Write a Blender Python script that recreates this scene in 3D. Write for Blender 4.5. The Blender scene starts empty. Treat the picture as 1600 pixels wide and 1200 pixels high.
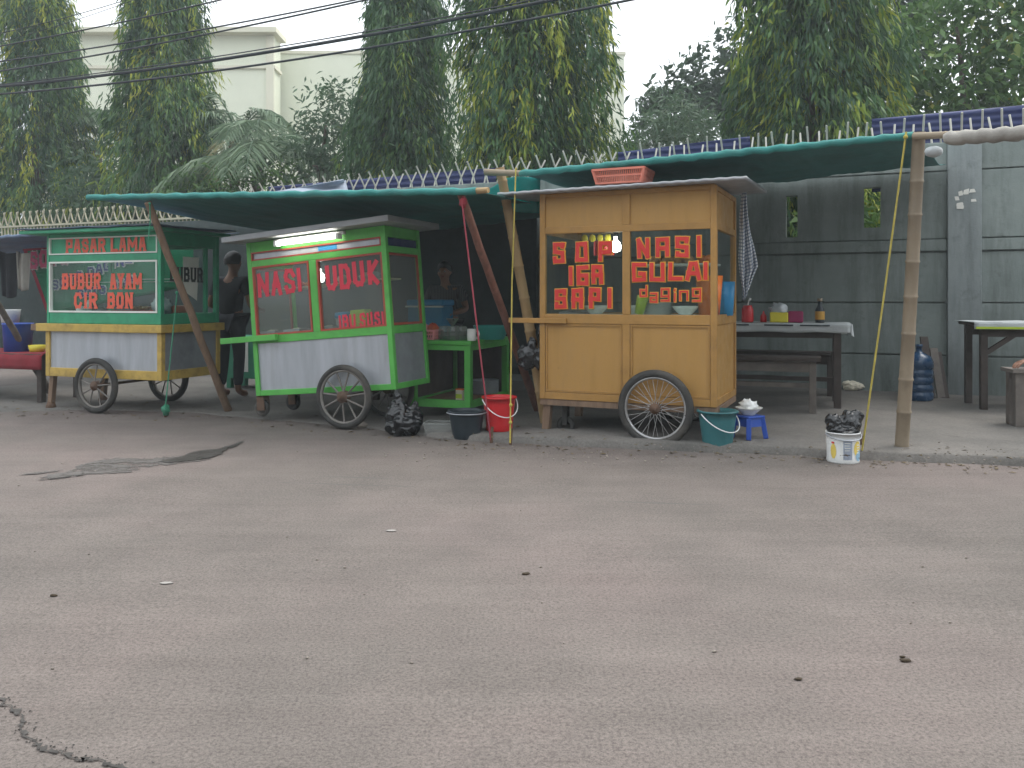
import bpy, bmesh, math, random
import numpy as np
from mathutils import Vector, Matrix, noise
random.seed(7); RNG = np.random.default_rng(11)
R = math.radians; PI = math.pi
scn = bpy.context.scene; COL = scn.collection
# ------------------------------------------------------------------ camera, sky, sun, exposure
F, HY, CH = 1300.0, 465.0, 1.09          # focal length and horizon row in photo pixels, eye height in metres
cam = bpy.data.objects.new('camera', bpy.data.cameras.new('camera')); COL.objects.link(cam)
cam.location = (0, 0, CH); cam.rotation_euler = (R(90), 0, 0)
cam.data.sensor_width = 36; cam.data.lens = 36 * F / 1600; cam.data.shift_y = -(600 - HY) / 1600
cam.data.clip_start = 0.05; cam.data.clip_end = 3000
scn.camera = cam
world = bpy.data.worlds.new('World'); scn.world = world; world.use_nodes = True
wn, wl = world.node_tree.nodes, world.node_tree.links
bg = wn['Background']; sky = wn.new('ShaderNodeTexSky'); sky.sky_type = 'NISHITA'; sky.sun_disc = False
SUN_EL, SUN_AZ = R(62), R(70)
sky.sun_elevation = SUN_EL; sky.sun_rotation = SUN_AZ; sky.dust_density = 4.0; sky.air_density = 1.2; sky.ozone_density = 1.0
hs = wn.new('ShaderNodeHueSaturation'); hs.inputs['Saturation'].default_value = 0.22
wl.new(sky.outputs[0], hs.inputs['Color'])
wmx = wn.new('ShaderNodeMix'); wmx.data_type = 'RGBA'; wmx.inputs['Factor'].default_value = 0.6
wmx.inputs['B'].default_value = (9.6, 10.2, 10.6, 1)      # even cloud deck
wl.new(hs.outputs[0], wmx.inputs['A'])
geo = wn.new('ShaderNodeTexCoord'); sep = wn.new('ShaderNodeSeparateXYZ'); wl.new(geo.outputs['Generated'], sep.inputs[0])
grd = wn.new('ShaderNodeMapRange'); grd.inputs['From Min'].default_value = 0; grd.inputs['From Max'].default_value = 1   # an overcast sky is brightest overhead
grd.inputs['To Min'].default_value = .85; grd.inputs['To Max'].default_value = 1.25; wl.new(sep.outputs['Z'], grd.inputs['Value'])
mul = wn.new('ShaderNodeVectorMath'); mul.operation = 'SCALE'; wl.new(wmx.outputs['Result'], mul.inputs[0]); wl.new(grd.outputs[0], mul.inputs['Scale'])
wl.new(mul.outputs[0], bg.inputs[0])
bg.inputs[1].default_value = 0.10
sd = bpy.data.lights.new('sun', 'SUN'); sd.energy = 0.7; sd.angle = R(30); sd.color = (1.0, 0.95, 0.88)
sun = bpy.data.objects.new('sun', sd); COL.objects.link(sun)
sun.rotation_euler = (R(90) - SUN_EL, 0, PI - SUN_AZ)
scn.view_settings.view_transform = 'Standard'; scn.view_settings.look = 'None'; scn.view_settings.gamma = 1
scn.view_settings.exposure = 1.2
scn.cycles.max_bounces = 8; scn.cycles.transparent_max_bounces = 24; scn.cycles.diffuse_bounces = 4
scn.cycles.sample_clamp_indirect = 4.0
scn.cycles.use_denoising = True
HAZE = 0.0033          # density of the air

# ------------------------------------------------------------------ measuring helpers
def W(px, py, Z): return Vector(((px - 800) / F * Z, Z, CH + (HY - py) / F * Z))
def G(px, py, z=0.0):
    Z = F * (CH - z) / (py - HY); return Vector(((px - 800) / F * Z, Z, z))
def pz(X): return 0.012 + 0.048 * min(1, max(0, (X + 1.3) / 1.5))       # pavement height along the street
def P(px, py):
    z = 0.05
    for _ in range(4): z = pz(G(px, py, z).x)
    return G(px, py, z)
def plane_px(M, px, py, y=0.0):
    """point where the sight line through a photo pixel meets the local plane y of frame M"""
    Mi = M.inverted(); o = Mi @ Vector((0, 0, CH)); d = Mi.to_3x3() @ Vector(((px - 800) / F, 1, (HY - py) / F))
    return o + d * ((y - o.y) / d.y)
def side_px(M, px, py, x):
    Mi = M.inverted(); o = Mi @ Vector((0, 0, CH)); d = Mi.to_3x3() @ Vector(((px - 800) / F, 1, (HY - py) / F))
    return o + d * ((x - o.x) / d.x)

# ------------------------------------------------------------------ materials
def _new(name):
    m = bpy.data.materials.new(name); m.use_nodes = True
    return m, m.node_tree.nodes, m.node_tree.links, m.node_tree.nodes['Principled BSDF']
def _noise(n, l, vec, scale, detail=5, rough=.6, dist=0):
    t = n.new('ShaderNodeTexNoise'); t.inputs['Scale'].default_value = scale; t.inputs['Detail'].default_value = detail
    t.inputs['Roughness'].default_value = rough; t.inputs['Distortion'].default_value = dist
    l.new(vec, t.inputs['Vector']); return t.outputs['Fac']
def _ramp(n, l, fac, stops, interp='LINEAR'):
    r = n.new('ShaderNodeValToRGB'); r.color_ramp.interpolation = interp
    e = r.color_ramp.elements
    while len(e) < len(stops): e.new(.5)
    for k, (p, c) in enumerate(stops):
        e[k].position = p; e[k].color = (*c, 1) if not isinstance(c, (int, float)) else (c, c, c, 1)
    l.new(fac, r.inputs[0]); return r.outputs[0]
def _mix(n, l, fac, a, b, mode='MIX'):
    m = n.new('ShaderNodeMix'); m.data_type = 'RGBA'; m.blend_type = mode
    for s, v in (('Factor', fac), ('A', a), ('B', b)):
        if isinstance(v, bpy.types.NodeSocket): l.new(v, m.inputs[s])
        elif isinstance(v, (int, float)): m.inputs[s].default_value = v
        else: m.inputs[s].default_value = (*v, 1)
    return m.outputs['Result']
def _coord(n, l, scale=(1, 1, 1), rot=(0, 0, 0)):
    tc = n.new('ShaderNodeTexCoord'); mp = n.new('ShaderNodeMapping')
    mp.inputs['Scale'].default_value = scale; mp.inputs['Rotation'].default_value = rot
    l.new(tc.outputs['Object'], mp.inputs['Vector']); return mp.outputs['Vector']
MATS = {}
def mat(name, c, rough=.6, var=.18, scale=5, dirt=None, damt=.35, streak=False, bump=.15, bscale=70, metal=0, spec=.4, dscale=3):
    if name in MATS: return MATS[name]
    m, n, l, b = _new(name)
    v = _coord(n, l, (1, 1, .12) if streak else (1, 1, 1)); v0 = _coord(n, l)
    lo = tuple(x * (1 - var) for x in c); hi = tuple(min(1, x * (1 + var)) for x in c)
    col = _ramp(n, l, _noise(n, l, v, scale * (3 if streak else 1)), [(.3, lo), (.7, hi)])
    if dirt is not None:
        f = _ramp(n, l, _noise(n, l, v, dscale * (3 if streak else 1), 9, .7), [(.62 - .35 * damt, 0.0), (.85 - .2 * damt, min(1, damt * 1.6))])
        col = _mix(n, l, f, col, dirt)
    if dirt is not None and ('paint' in name or 'panel' in name):      # chipped paint and scuffs
        ch = _ramp(n, l, _noise(n, l, v0, 16, 6, .75), [(.655, 0.0), (.675, .8)])
        pa = _ramp(n, l, _noise(n, l, v0, 1.6, 4, .6), [(.45, 0.0), (.62, 1.0)])
        cm = n.new('ShaderNodeMath'); cm.operation = 'MULTIPLY'; l.new(ch, cm.inputs[0]); l.new(pa, cm.inputs[1])
        col = _mix(n, l, cm.outputs[0], col, tuple(x*.75 for x in dirt))
    l.new(col, b.inputs['Base Color']); b.inputs['Metallic'].default_value = metal
    b.inputs['Specular IOR Level'].default_value = spec
    rr = _ramp(n, l, _noise(n, l, v0, 9), [(.3, max(.05, rough - .12)), (.7, min(1, rough + .12))]); l.new(rr, b.inputs['Roughness'])
    if bump:
        bp = n.new('ShaderNodeBump'); bp.inputs['Strength'].default_value = bump; bp.inputs['Distance'].default_value = .01
        l.new(_noise(n, l, v0, bscale, 4), bp.inputs['Height']); l.new(bp.outputs[0], b.inputs['Normal'])
    MATS[name] = m; return m
def glass(name, tint=(.86, .92, .9), base=.04, film=0.0):
    m, n, l, b = _new(name)
    tr = n.new('ShaderNodeBsdfTransparent'); tr.inputs[0].default_value = (*tint, 1)
    gl = n.new('ShaderNodeBsdfGlossy'); gl.inputs['Roughness'].default_value = .03
    lw = n.new('ShaderNodeFresnel'); lw.inputs[0].default_value = 1.5; ge = n.new('ShaderNodeNewGeometry')
    sb = n.new('ShaderNodeMath'); sb.operation = 'SUBTRACT'; sb.inputs[0].default_value = 1; l.new(ge.outputs['Backfacing'], sb.inputs[1])
    fm = n.new('ShaderNodeMath'); fm.operation = 'MULTIPLY'; l.new(lw.outputs[0], fm.inputs[0]); l.new(sb.outputs[0], fm.inputs[1])
    mx = n.new('ShaderNodeMixShader'); l.new(fm.outputs[0], mx.inputs[0]); l.new(tr.outputs[0], mx.inputs[1]); l.new(gl.outputs[0], mx.inputs[2])
    df = n.new('ShaderNodeBsdfDiffuse'); df.inputs[0].default_value = (.5, .5, .47, 1)
    m2 = n.new('ShaderNodeMixShader'); l.new(mx.outputs[0], m2.inputs[1]); l.new(df.outputs[0], m2.inputs[2])
    sm = _ramp(n, l, _noise(n, l, _coord(n, l, (1, 1, .5)), 5, 8, .7), [(.4, film), (.85, film + .05)]); l.new(sm, m2.inputs[0])
    l.new(m2.outputs[0], n['Material Output'].inputs[0]); MATS[name] = m; return m
def emit(name, c, s):
    m, n, l, b = _new(name); b.inputs['Base Color'].default_value = (*c, 1)
    b.inputs['Emission Color'].default_value = (*c, 1); b.inputs['Emission Strength'].default_value = s; MATS[name] = m; return m
def cloth(name, c, trans=.3, var=.15, scale=3, rough=.55, sheen=.0, dirt=None):
    """tarpaulin / thin sheet: part diffuse, part translucent"""
    m, n, l, b = _new(name); v = _coord(n, l)
    col = _ramp(n, l, _noise(n, l, v, scale), [(.3, tuple(x * (1 - var) for x in c)), (.7, tuple(min(1, x * (1 + var)) for x in c))])
    if dirt is not None: col = _mix(n, l, _ramp(n, l, _noise(n, l, v, 1.7, 8, .7), [(.45, 0.0), (.8, .6)]), col, dirt)
    l.new(col, b.inputs['Base Color']); b.inputs['Roughness'].default_value = rough; b.inputs['Specular IOR Level'].default_value = .3
    t = n.new('ShaderNodeBsdfTranslucent'); l.new(col, t.inputs[0])
    bp = n.new('ShaderNodeBump'); bp.inputs['Strength'].default_value = .4; bp.inputs['Distance'].default_value = .02
    l.new(_noise(n, l, v, 7, 8, .7, 1.5), bp.inputs['Height']); bp.inputs['Strength'].default_value = .7; l.new(bp.outputs[0], b.inputs['Normal'])
    mx = n.new('ShaderNodeMixShader'); mx.inputs[0].default_value = trans; l.new(b.outputs[0], mx.inputs[1]); l.new(t.outputs[0], mx.inputs[2])
    l.new(mx.outputs[0], n['Material Output'].inputs[0]); MATS[name] = m; return m
def leafmat(name, stops, trans=.3, rough=.5, spec=.28):
    m, n, l, b = _new(name)
    a = n.new('ShaderNodeAttribute'); a.attribute_name = 'tone'
    col = _ramp(n, l, a.outputs['Fac'], stops)
    l.new(col, b.inputs['Base Color']); b.inputs['Roughness'].default_value = rough; b.inputs['Specular IOR Level'].default_value = spec
    t = n.new('ShaderNodeBsdfTranslucent'); l.new(col, t.inputs[0])
    mx = n.new('ShaderNodeMixShader'); mx.inputs[0].default_value = trans; l.new(b.outputs[0], mx.inputs[1]); l.new(t.outputs[0], mx.inputs[2])
    l.new(mx.outputs[0], n['Material Output'].inputs[0]); MATS[name] = m; return m
DUST = (.22, .19, .16)
mat('ochre_paint', (.37, .20, .055), .5, .14, 4, (.13, .075, .035), .30, bump=.12, dscale=7)
mat('ochre_panel', (.41, .228, .064), .5, .12, 3, (.22, .135, .06), .34, streak=True, bump=.1, bscale=25)
mat('green_paint', (.095, .41, .075), .5, .14, 5, (.05, .12, .05), .30, bump=.12, dscale=7)
mat('jade_paint', (.035, .30, .16), .5, .15, 5, (.025, .10, .07), .32, bump=.12, dscale=7)
mat('jade_dark', (.03, .22, .13), .5, .15, 4, (.02, .09, .06), .3)
mat('yellow_paint', (.50, .34, .08), .55, .16, 6, (.10, .075, .045), .42, dscale=8)
mat('orange_paint', (.50, .27, .045), .5, .14, 5, (.12, .09, .05), .3)
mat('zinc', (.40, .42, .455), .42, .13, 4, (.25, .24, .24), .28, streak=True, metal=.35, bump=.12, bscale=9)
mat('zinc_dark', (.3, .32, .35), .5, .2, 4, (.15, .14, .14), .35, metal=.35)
mat('roof_zinc', (.36, .37, .39), .5, .2, 3, (.25, .22, .2), .3, metal=.25)
mat('white_trim', (.75, .76, .72), .5, .06, 5, DUST, .12)
mat('red_trim', (.36, .06, .035), .5, .15, 5)
mat('red_vinyl', (.62, .035, .03), .45, .08, 4, bump=0)
mat('crimson_vinyl', (.60, .03, .06), .45, .1, 4, bump=0)
mat('salmon_vinyl', (.66, .10, .055), .5, .12, 5, (.35, .12, .08), .3, bump=0)
mat('yellow_vinyl', (.8, .42, .05), .45, .06, 4, bump=0)
mat('blue_vinyl', (.03, .05, .22), .5, .1, 4, bump=0)
mat('pink_vinyl', (.65, .10, .22), .5, .1, 4, bump=0)
mat('black_ink', (.03, .03, .03), .6, .1, 4, bump=0)
mat('rubber', (.035, .034, .032), .75, .2, 8, (.15, .13, .11), .42)
mat('steel', (.4, .4, .4), .35, .2, 10, (.16, .11, .07), .35, metal=.8)
mat('dirty_rim', (.20, .185, .17), .6, .25, 9, (.10, .08, .06), .4, metal=.3); mat('rust', (.12, .07, .045), .8, .3, 10, (.05, .04, .035), .4)
mat('wood', (.20, .13, .085), .7, .25, 8, (.09, .06, .045), .35, streak=True)
mat('redwood', (.19, .085, .06), .65, .25, 8, (.08, .045, .035), .35, streak=True)
mat('dark_wood', (.055, .042, .036), .75, .25, 8, (.10, .085, .07), .3)
mat('grey_wood', (.15, .13, .115), .8, .25, 8, (.07, .06, .055), .35)
mat('bamboo', (.34, .23, .11), .55, .18, 6, (.16, .10, .05), .35)
mat('bamboo_grey', (.27, .215, .15), .6, .25, 6, (.10, .08, .06), .5)
mat('white_plastic', (.72, .73, .72), .4, .05, 5, DUST, .1)
mat('ceramic', (.75, .75, .72), .2, .03, 5, bump=0, spec=.6)
mat('cream_shelf', (.62, .52, .36), .5, .1, 5)
mat('teal_plastic', (.035, .15, .165), .4, .08, 5, (.12, .15, .15), .2)
mat('teal_basin', (.03, .27, .24), .35, .08, 5)
mat('red_plastic', (.55, .02, .025), .35, .08, 5, (.3, .05, .04), .15)
mat('dark_plastic', (.018, .028, .036), .42, .15, 5, (.08, .08, .08), .2)
mat('blue_plastic', (.02, .07, .36), .4, .1, 5)
mat('sky_plastic', (.03, .26, .52), .4, .1, 5)
mat('cooler_blue', (.03, .2, .36), .4, .1, 5)
mat('orange_plastic', (.72, .17, .02), .35, .06, 5)
mat('lime_plastic', (.42, .55, .04), .35, .06, 5)
mat('pink_plastic', (.70, .27, .28), .45, .1, 5)
mat('coral_plastic', (.62, .20, .14), .5, .12, 6)
mat('yellow_plastic', (.7, .6, .05), .4, .08, 5)
mat('purple_plastic', (.30, .02, .10), .4, .08, 5)
mat('red_cloth', (.22, .02, .03), .8, .15, 5)
mat('black_bag', (.007, .008, .010), .2, .2, 6, bump=.25, bscale=60, spec=.6)
mat('clear_plastic', (.42, .45, .47), .25, .1, 5, spec=.6)
mat('stone', (.24, .21, .18), .9, .25, 12, (.1, .09, .08), .3, bump=.5)
mat('rope_yellow', (.42, .34, .07), .8, .2, 20)
mat('rope_tan', (.33, .24, .12), .8, .2, 20)
mat('rope_red', (.30, .05, .07), .8, .2, 20)
mat('rope_green', (.04, .22, .13), .8, .2, 20)
mat('cable', (.03, .033, .038), .6, .1, 4)
mat('skin', (.24, .12, .075), .55, .08, 8)
mat('hair', (.012, .01, .009), .5, .2, 30)
mat('dark_shirt', (.018, .019, .024), .85, .15, 8)
mat('brown_shirt', (.075, .055, .05), .85, .15, 8)
mat('trousers', (.025, .027, .035), .85, .15, 8)
mat('cream_wall', (.66, .68, .55), .8, .05, .6, (.5, .5, .42), .2, bump=.05)
mat('cream_trim', (.62, .6, .48), .8, .06, .6)
mat('navy_sheet', (.010, .020, .10), .5, .15, 3, (.06, .07, .1), .25)
mat('bark', (.11, .085, .065), .85, .3, 10, (.05, .04, .03), .4, bump=.6)
mat('spike_paint', (.46, .45, .40), .6, .18, 6, (.2, .16, .11), .35)
mat('fence_paint', (.42, .40, .30), .6, .18, 6, (.2, .16, .11), .35)
mat('onion', (.42, .22, .09), .5, .2, 12)
mat('orange_fruit', (.7, .18, .02), .5, .1, 20)
mat('rice', (.68, .62, .5), .8, .2, 60, bump=.6)
mat('food_red', (.4, .06, .03), .6, .3, 30, (.55, .35, .1), .3)
mat('paper', (.68, .67, .62), .8, .06, 6)
glass('cart_glass'); glass('hazy_glass', film=.09); glass('frosted_glass', (.8, .84, .84), film=.25); glass('jar_glass', (.78, .84, .82), film=.1); glass('clear_box', (.72, .76, .78), film=.3)
emit('tube_light', (1, .98, .86), 5.0); emit('bulb_light', (1, .98, .9), 9.0)
cloth('tarp_teal', (.04, .17, .16), .14, .2, 2, dirt=(.05, .09, .085)); cloth('tarp_hem', (.035, .23, .21), .05, .15, 3, dirt=(.06, .13, .12))
cloth('tarp_flap', (.05, .36, .34), .45, .12, 3)
cloth('tarp_blue', (.16, .22, .33), .2, .2, 3, dirt=(.2, .2, .2))
cloth('tarp_pale', (.42, .47, .56), .3, .1, 3)
cloth('banner_green', (.02, .27, .14), .25, .1, 3)
cloth('banner_red', (.45, .04, .08), .25, .1, 3)
cloth('cover_white', (.52, .55, .56), .15, .08, 4)
cloth('grey_cloth', (.33, .31, .28), .1, .2, 5)
cloth('shirt_stripe', (.2, .2, .2), .05)

# ------------------------------------------------------------------ mesh helpers
class MB:
    def __init__(s): s.v = []; s.f = []; s.sm = []
    def add(s, vs, fs, smooth=False):
        k = len(s.v); s.v += [tuple(x) for x in vs]; s.f += [tuple(i + k for i in f) for f in fs]; s.sm += [smooth] * len(fs); return s
    def box(s, x0, x1, y0, y1, z0, z1):
        return s.add([(x0,y0,z0),(x1,y0,z0),(x1,y1,z0),(x0,y1,z0),(x0,y0,z1),(x1,y0,z1),(x1,y1,z1),(x0,y1,z1)],
                     [(0,3,2,1),(4,5,6,7),(0,1,5,4),(1,2,6,5),(2,3,7,6),(3,0,4,7)])
    def bar(s, p, q, w, h=None, up=(0,0,1)):
        h = h or w; p, q = Vector(p), Vector(q); d = (q - p).normalized(); u = Vector(up)
        if abs(d.dot(u)) > .99: u = Vector((0, 1, 0))
        a = d.cross(u).normalized(); b = a.cross(d); vs = []
        for c in (p, q):
            for i, j in ((-1,-1),(1,-1),(1,1),(-1,1)): vs.append(c + a * (i*w/2) + b * (j*h/2))
        return s.add(vs, [(0,3,2,1),(4,5,6,7),(0,1,5,4),(1,2,6,5),(2,3,7,6),(3,0,4,7)])
    def tube(s, pts, rad, n=8, cap=True):
        pts = [Vector(p) for p in pts]; m = len(pts)
        if not hasattr(rad, '__len__'): rad = [rad] * m
        t0 = (pts[1] - pts[0]).normalized(); u = t0.orthogonal().normalized(); vs = []
        for i in range(m):
            t = (pts[min(i+1, m-1)] - pts[max(i-1, 0)]).normalized()
            u = (u - t * u.dot(t)).normalized(); w = t.cross(u)
            for k in range(n):
                a = 2*PI*k/n; vs.append(pts[i] + (u*math.cos(a) + w*math.sin(a)) * rad[i])
        fs = [(i*n+k, i*n+(k+1)%n, (i+1)*n+(k+1)%n, (i+1)*n+k) for i in range(m-1) for k in range(n)]
        s.add(vs, fs, True)
        if cap:
            s.add([vs[k] for k in range(n)], [tuple(range(n))[::-1]]); s.add([vs[(m-1)*n+k] for k in range(n)], [tuple(range(n))])
        return s
    def lathe(s, prof, n=28, c=(0,0,0), axis='z', sx=1, sy=1):
        vs = []
        for r, h in prof:
            for k in range(n):
                a = 2*PI*k/n; x, y = r*math.cos(a)*sx, r*math.sin(a)*sy
                if axis == 'z': vs.append((c[0]+x, c[1]+y, c[2]+h))
                else: vs.append((c[0]+x, c[1]+h, c[2]+y))
        m = len(prof)
        fs = [(i*n+k, i*n+(k+1)%n, (i+1)*n+(k+1)%n, (i+1)*n+k) for i in range(m-1) for k in range(n)]
        if axis != 'z': fs = [f[::-1] for f in fs]
        return s.add(vs, fs, True)
    def torus(s, Rr, r, n=40, k=10, c=(0,0,0), sq=1.0):
        vs = []
        for i in range(n):
            a = 2*PI*i/n
            for j in range(k):
                b = 2*PI*j/k; rr = Rr + r*math.cos(b)
                vs.append((c[0]+rr*math.cos(a), c[1]+r*sq*math.sin(b), c[2]+rr*math.sin(a)))
        fs = [(i*k+j, ((i+1)%n)*k+j, ((i+1)%n)*k+(j+1)%k, i*k+(j+1)%k) for i in range(n) for j in range(k)]
        return s.add(vs, fs, True)
    def grid(s, fn, nu, nv, smooth=True):
        vs = [fn(i/nu, j/nv) for j in range(nv+1) for i in range(nu+1)]
        fs = [(j*(nu+1)+i, j*(nu+1)+i+1, (j+1)*(nu+1)+i+1, (j+1)*(nu+1)+i) for j in range(nv) for i in range(nu)]
        return s.add(vs, fs, smooth)
    def blob(s, c, r, amp=.2, freq=3, nu=20, nv=14, seed=0, sx=1, sy=1, sz=1, pleat=0):
        c = Vector(c)
        def fn(u, v):
            a, b = 2*PI*u, PI*(v-.5); d = Vector((math.cos(b)*math.cos(a), math.cos(b)*math.sin(a), math.sin(b)))
            k = 1 + amp*noise.noise(d*freq + Vector((seed*7.1, seed*3.3, seed))) + pleat*max(0, v-.4)*math.sin(a*9+seed)
            return c + Vector((d.x*r*k*sx, d.y*r*k*sy, d.z*r*k*sz))
        return s.grid(fn, nu, nv)
    def build(s, name, m, parent=None, bevel=0, M=None, solid=0, sub=0):
        me = bpy.data.meshes.new(name); me.from_pydata(s.v, [], s.f); me.update()
        me.polygons.foreach_set('use_smooth', s.sm)
        me.materials.append(MATS[m] if isinstance(m, str) else m)
        o = bpy.data.objects.new(name, me); COL.objects.link(o)
        if M is not None: o.matrix_world = M
        if parent is not None: o.parent = parent
        if sub: md = o.modifiers.new('sub', 'SUBSURF'); md.levels = md.render_levels = sub
        if solid: md = o.modifiers.new('solid', 'SOLIDIFY'); md.thickness = solid; md.offset = 0
        if bevel:
            md = o.modifiers.new('bevel', 'BEVEL'); md.width = bevel; md.segments = 2; md.limit_method = 'ANGLE'
        return o
def tag(o, label, cat, group=None):
    o['label'] = label; o['category'] = cat
    if group: o['group'] = group
    return o
def thing(name, label, cat, loc=(0,0,0), rz=0, group=None, M=None):
    o = bpy.data.objects.new(name, None); COL.objects.link(o); o.empty_display_size = .1
    if M is not None: o.matrix_world = M
    else: o.location = loc; o.rotation_euler = (0, 0, rz)
    return tag(o, label, cat, group)
def struct(o, kind='structure'): o['kind'] = kind; return o
def copy_tree(o, label, loc=None, rz=None, group=None):
    c = o.copy(); COL.objects.link(c)
    if loc is not None: c.location = loc
    if rz is not None: c.rotation_euler = (0, 0, rz)
    if label: c['label'] = label
    if group: c['group'] = group
    for ch in list(o.children):
        d = ch.copy(); COL.objects.link(d); d.parent = c
        for g in list(ch.children):
            e = g.copy(); COL.objects.link(e); e.parent = d
    return c
def frame(pt, a, roll=0):
    """local x along the street (to the right and nearer), local y away from the road"""
    return Matrix.Translation(Vector(pt)) @ Matrix.Rotation(-R(a), 4, 'Z') @ Matrix.Rotation(-R(roll), 4, 'Y')

# ------------------------------------------------------------------ cut-out lettering
GL = {'A': [[(0,0),(0,1),(1,1),(1,0)],[(0,.45),(1,.45)]], 'B': [[(0,0),(0,1),(.9,1),(.9,.55),(0,.55)],[(.9,.52),(1,.5),(1,0),(0,0)]],
 'C': [[(1,.8),(1,1),(0,1),(0,0),(1,0),(1,.2)]], 'D': [[(0,0),(0,1),(.75,1),(1,.75),(1,.25),(.75,0),(0,0)]], 'E': [[(1,1),(0,1),(0,0),(1,0)],[(0,.5),(.8,.5)]],
 'G': [[(1,1),(0,1),(0,0),(1,0),(1,.38),(.62,.38)]], '6': [[(1,1),(0,1),(0,0),(1,0),(1,.5),(0,.5)]], 'I': [[(.5,0),(.5,1)]],
 'K': [[(0,0),(0,1)],[(1,1),(.1,.5),(1,0)]], 'L': [[(0,1),(0,0),(1,0)]], 'M': [[(0,0),(0,1),(.5,.35),(1,1),(1,0)]], 'N': [[(0,0),(0,1),(1,0),(1,1)]],
 'O': [[(0,0),(0,1),(1,1),(1,0),(0,0)]], 'P': [[(0,0),(0,1),(1,1),(1,.45),(0,.45)]], 'R': [[(0,0),(0,1),(1,1),(1,.5),(0,.5)],[(.45,.5),(1,0)]],
 'S': [[(1,.85),(1,1),(0,1),(0,.55),(1,.5),(1,0),(0,0),(0,.15)]], 'T': [[(0,1),(1,1)],[(.5,1),(.5,0)]], 'U': [[(0,1),(0,0),(1,0),(1,1)]], 'Y': [[(0,1),(.5,.5),(1,1)],[(.5,.5),(.5,0)]],
 'V': [[(0,1),(.5,0),(1,1)]], 'a': [[(0,.62),(1,.62),(1,0),(0,0),(0,.3),(1,.3)]], 'd': [[(1,1),(1,0),(0,0),(0,.6),(1,.6)]], 'g': [[(1,.05),(0,.05),(0,.65),(1,.65),(1,-.35),(0,-.35)]],
 'i': [[(.5,0),(.5,.55)],[(.5,.78),(.5,.86)]], 'n': [[(0,0),(0,.62),(1,.62),(1,0)]]}
GL['Ar'] = [[(0,0),(.3,1),(.7,1),(1,0)],[(.1,.35),(.9,.35)]]
GL['Ap'] = [[(0,0),(.5,1),(1,0)],[(.22,.34),(.78,.34)]]
GL['Or'] = [[(.2,0),(0,.25),(0,.75),(.2,1),(.8,1),(1,.75),(1,.25),(.8,0),(.2,0)]]
GL['Ur'] = [[(0,1),(0,.2),(.2,0),(.8,0),(1,.2),(1,1)]]
GL['Sr'] = [[(1,.8),(.8,1),(.2,1),(0,.8),(.1,.58),(.9,.42),(1,.2),(.8,0),(.2,0),(0,.2)]]
GL['Cr'] = [[(1,.75),(.8,1),(.2,1),(0,.75),(0,.25),(.2,0),(.8,0),(1,.25)]]
GL['Br'] = [[(0,0),(0,1),(.75,1),(.95,.85),(.95,.65),(.75,.52),(0,.52)],[(.75,.5),(1,.38),(1,.14),(.8,0),(0,0)]]
GL['Rr'] = [[(0,0),(0,1),(.75,1),(1,.85),(1,.65),(.75,.5),(0,.5)],[(.55,.5),(1,0)]]
def letters(items, sw, y, serif=0, wob=0, seed=0):
    """items: (glyph, x0, z0, width, height) in a local x-z plane; flat strokes facing -y, each a hair in front of the last"""
    mb = MB(); rnd = random.Random(seed); k = 0
    for g, x0, z0, w, h in items:
        for pl in GL[g]:
            pts = [Vector((x0 + sw/2 + p[0]*(w-sw), 0, z0 + sw/2 + p[1]*(h-sw))) + Vector((rnd.uniform(-wob,wob),0,rnd.uniform(-wob,wob))) for p in pl]
            for i in range(len(pts)-1):
                a, b = pts[i], pts[i+1]; d = (b-a).normalized(); nn = Vector((-d.z, 0, d.x)) * sw/2; e = d*sw*.5
                yy = Vector((0, y - k*.00012, 0)); k += 1
                mb.add([a-e-nn+yy, b+e-nn+yy, b+e+nn+yy, a-e+nn+yy], [(0,1,2,3)])
            if serif:
                for j, p in ((0, pl[0]), (-1, pl[-1])):
                    if p[1] in (0, 1):
                        c = pts[j]; yy = y - k*.00012; k += 1; hz = sw*.22; zz = c.z + (-sw/2 + hz if p[1] == 0 else sw/2 - hz)
                        mb.add([(c.x-sw*serif, yy, zz-hz), (c.x+sw*serif, yy, zz-hz), (c.x+sw*serif, yy, zz+hz), (c.x-sw*serif, yy, zz+hz)], [(0,1,2,3)])
    return mb
def text_px(M, specs, y=0.0):
    """specs: (glyph, left px, top px, right px, bottom px) read off the photograph, laid on the face plane"""
    out = []
    for g, l, t, r, b in specs:
        c = plane_px(M, (l+r)/2, (t+b)/2, y); x0 = plane_px(M, l, (t+b)/2, y).x; x1 = plane_px(M, r, (t+b)/2, y).x
        z1 = plane_px(M, (l+r)/2, t, y).z; z0 = plane_px(M, (l+r)/2, b, y).z
        out.append((g, x0, z0, x1-x0, z1-z0))
    return out
def row(txt, l, t, r, b, gap=.16, slope=0, alt={}):
    n = len(txt); cw = (r-l)/n; out = []
    for i, ch in enumerate(txt):
        if ch == ' ': continue
        x = l + cw*i; dy = slope*(x-l); g = alt.get(ch, ch); wi = cw*(1-gap)
        if ch in 'Ii': out.append((g, x+cw*.12, t+dy, x+cw*.72, b+dy))
        else: out.append((g, x, t+dy, x+wi, b+dy))
    return out
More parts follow.
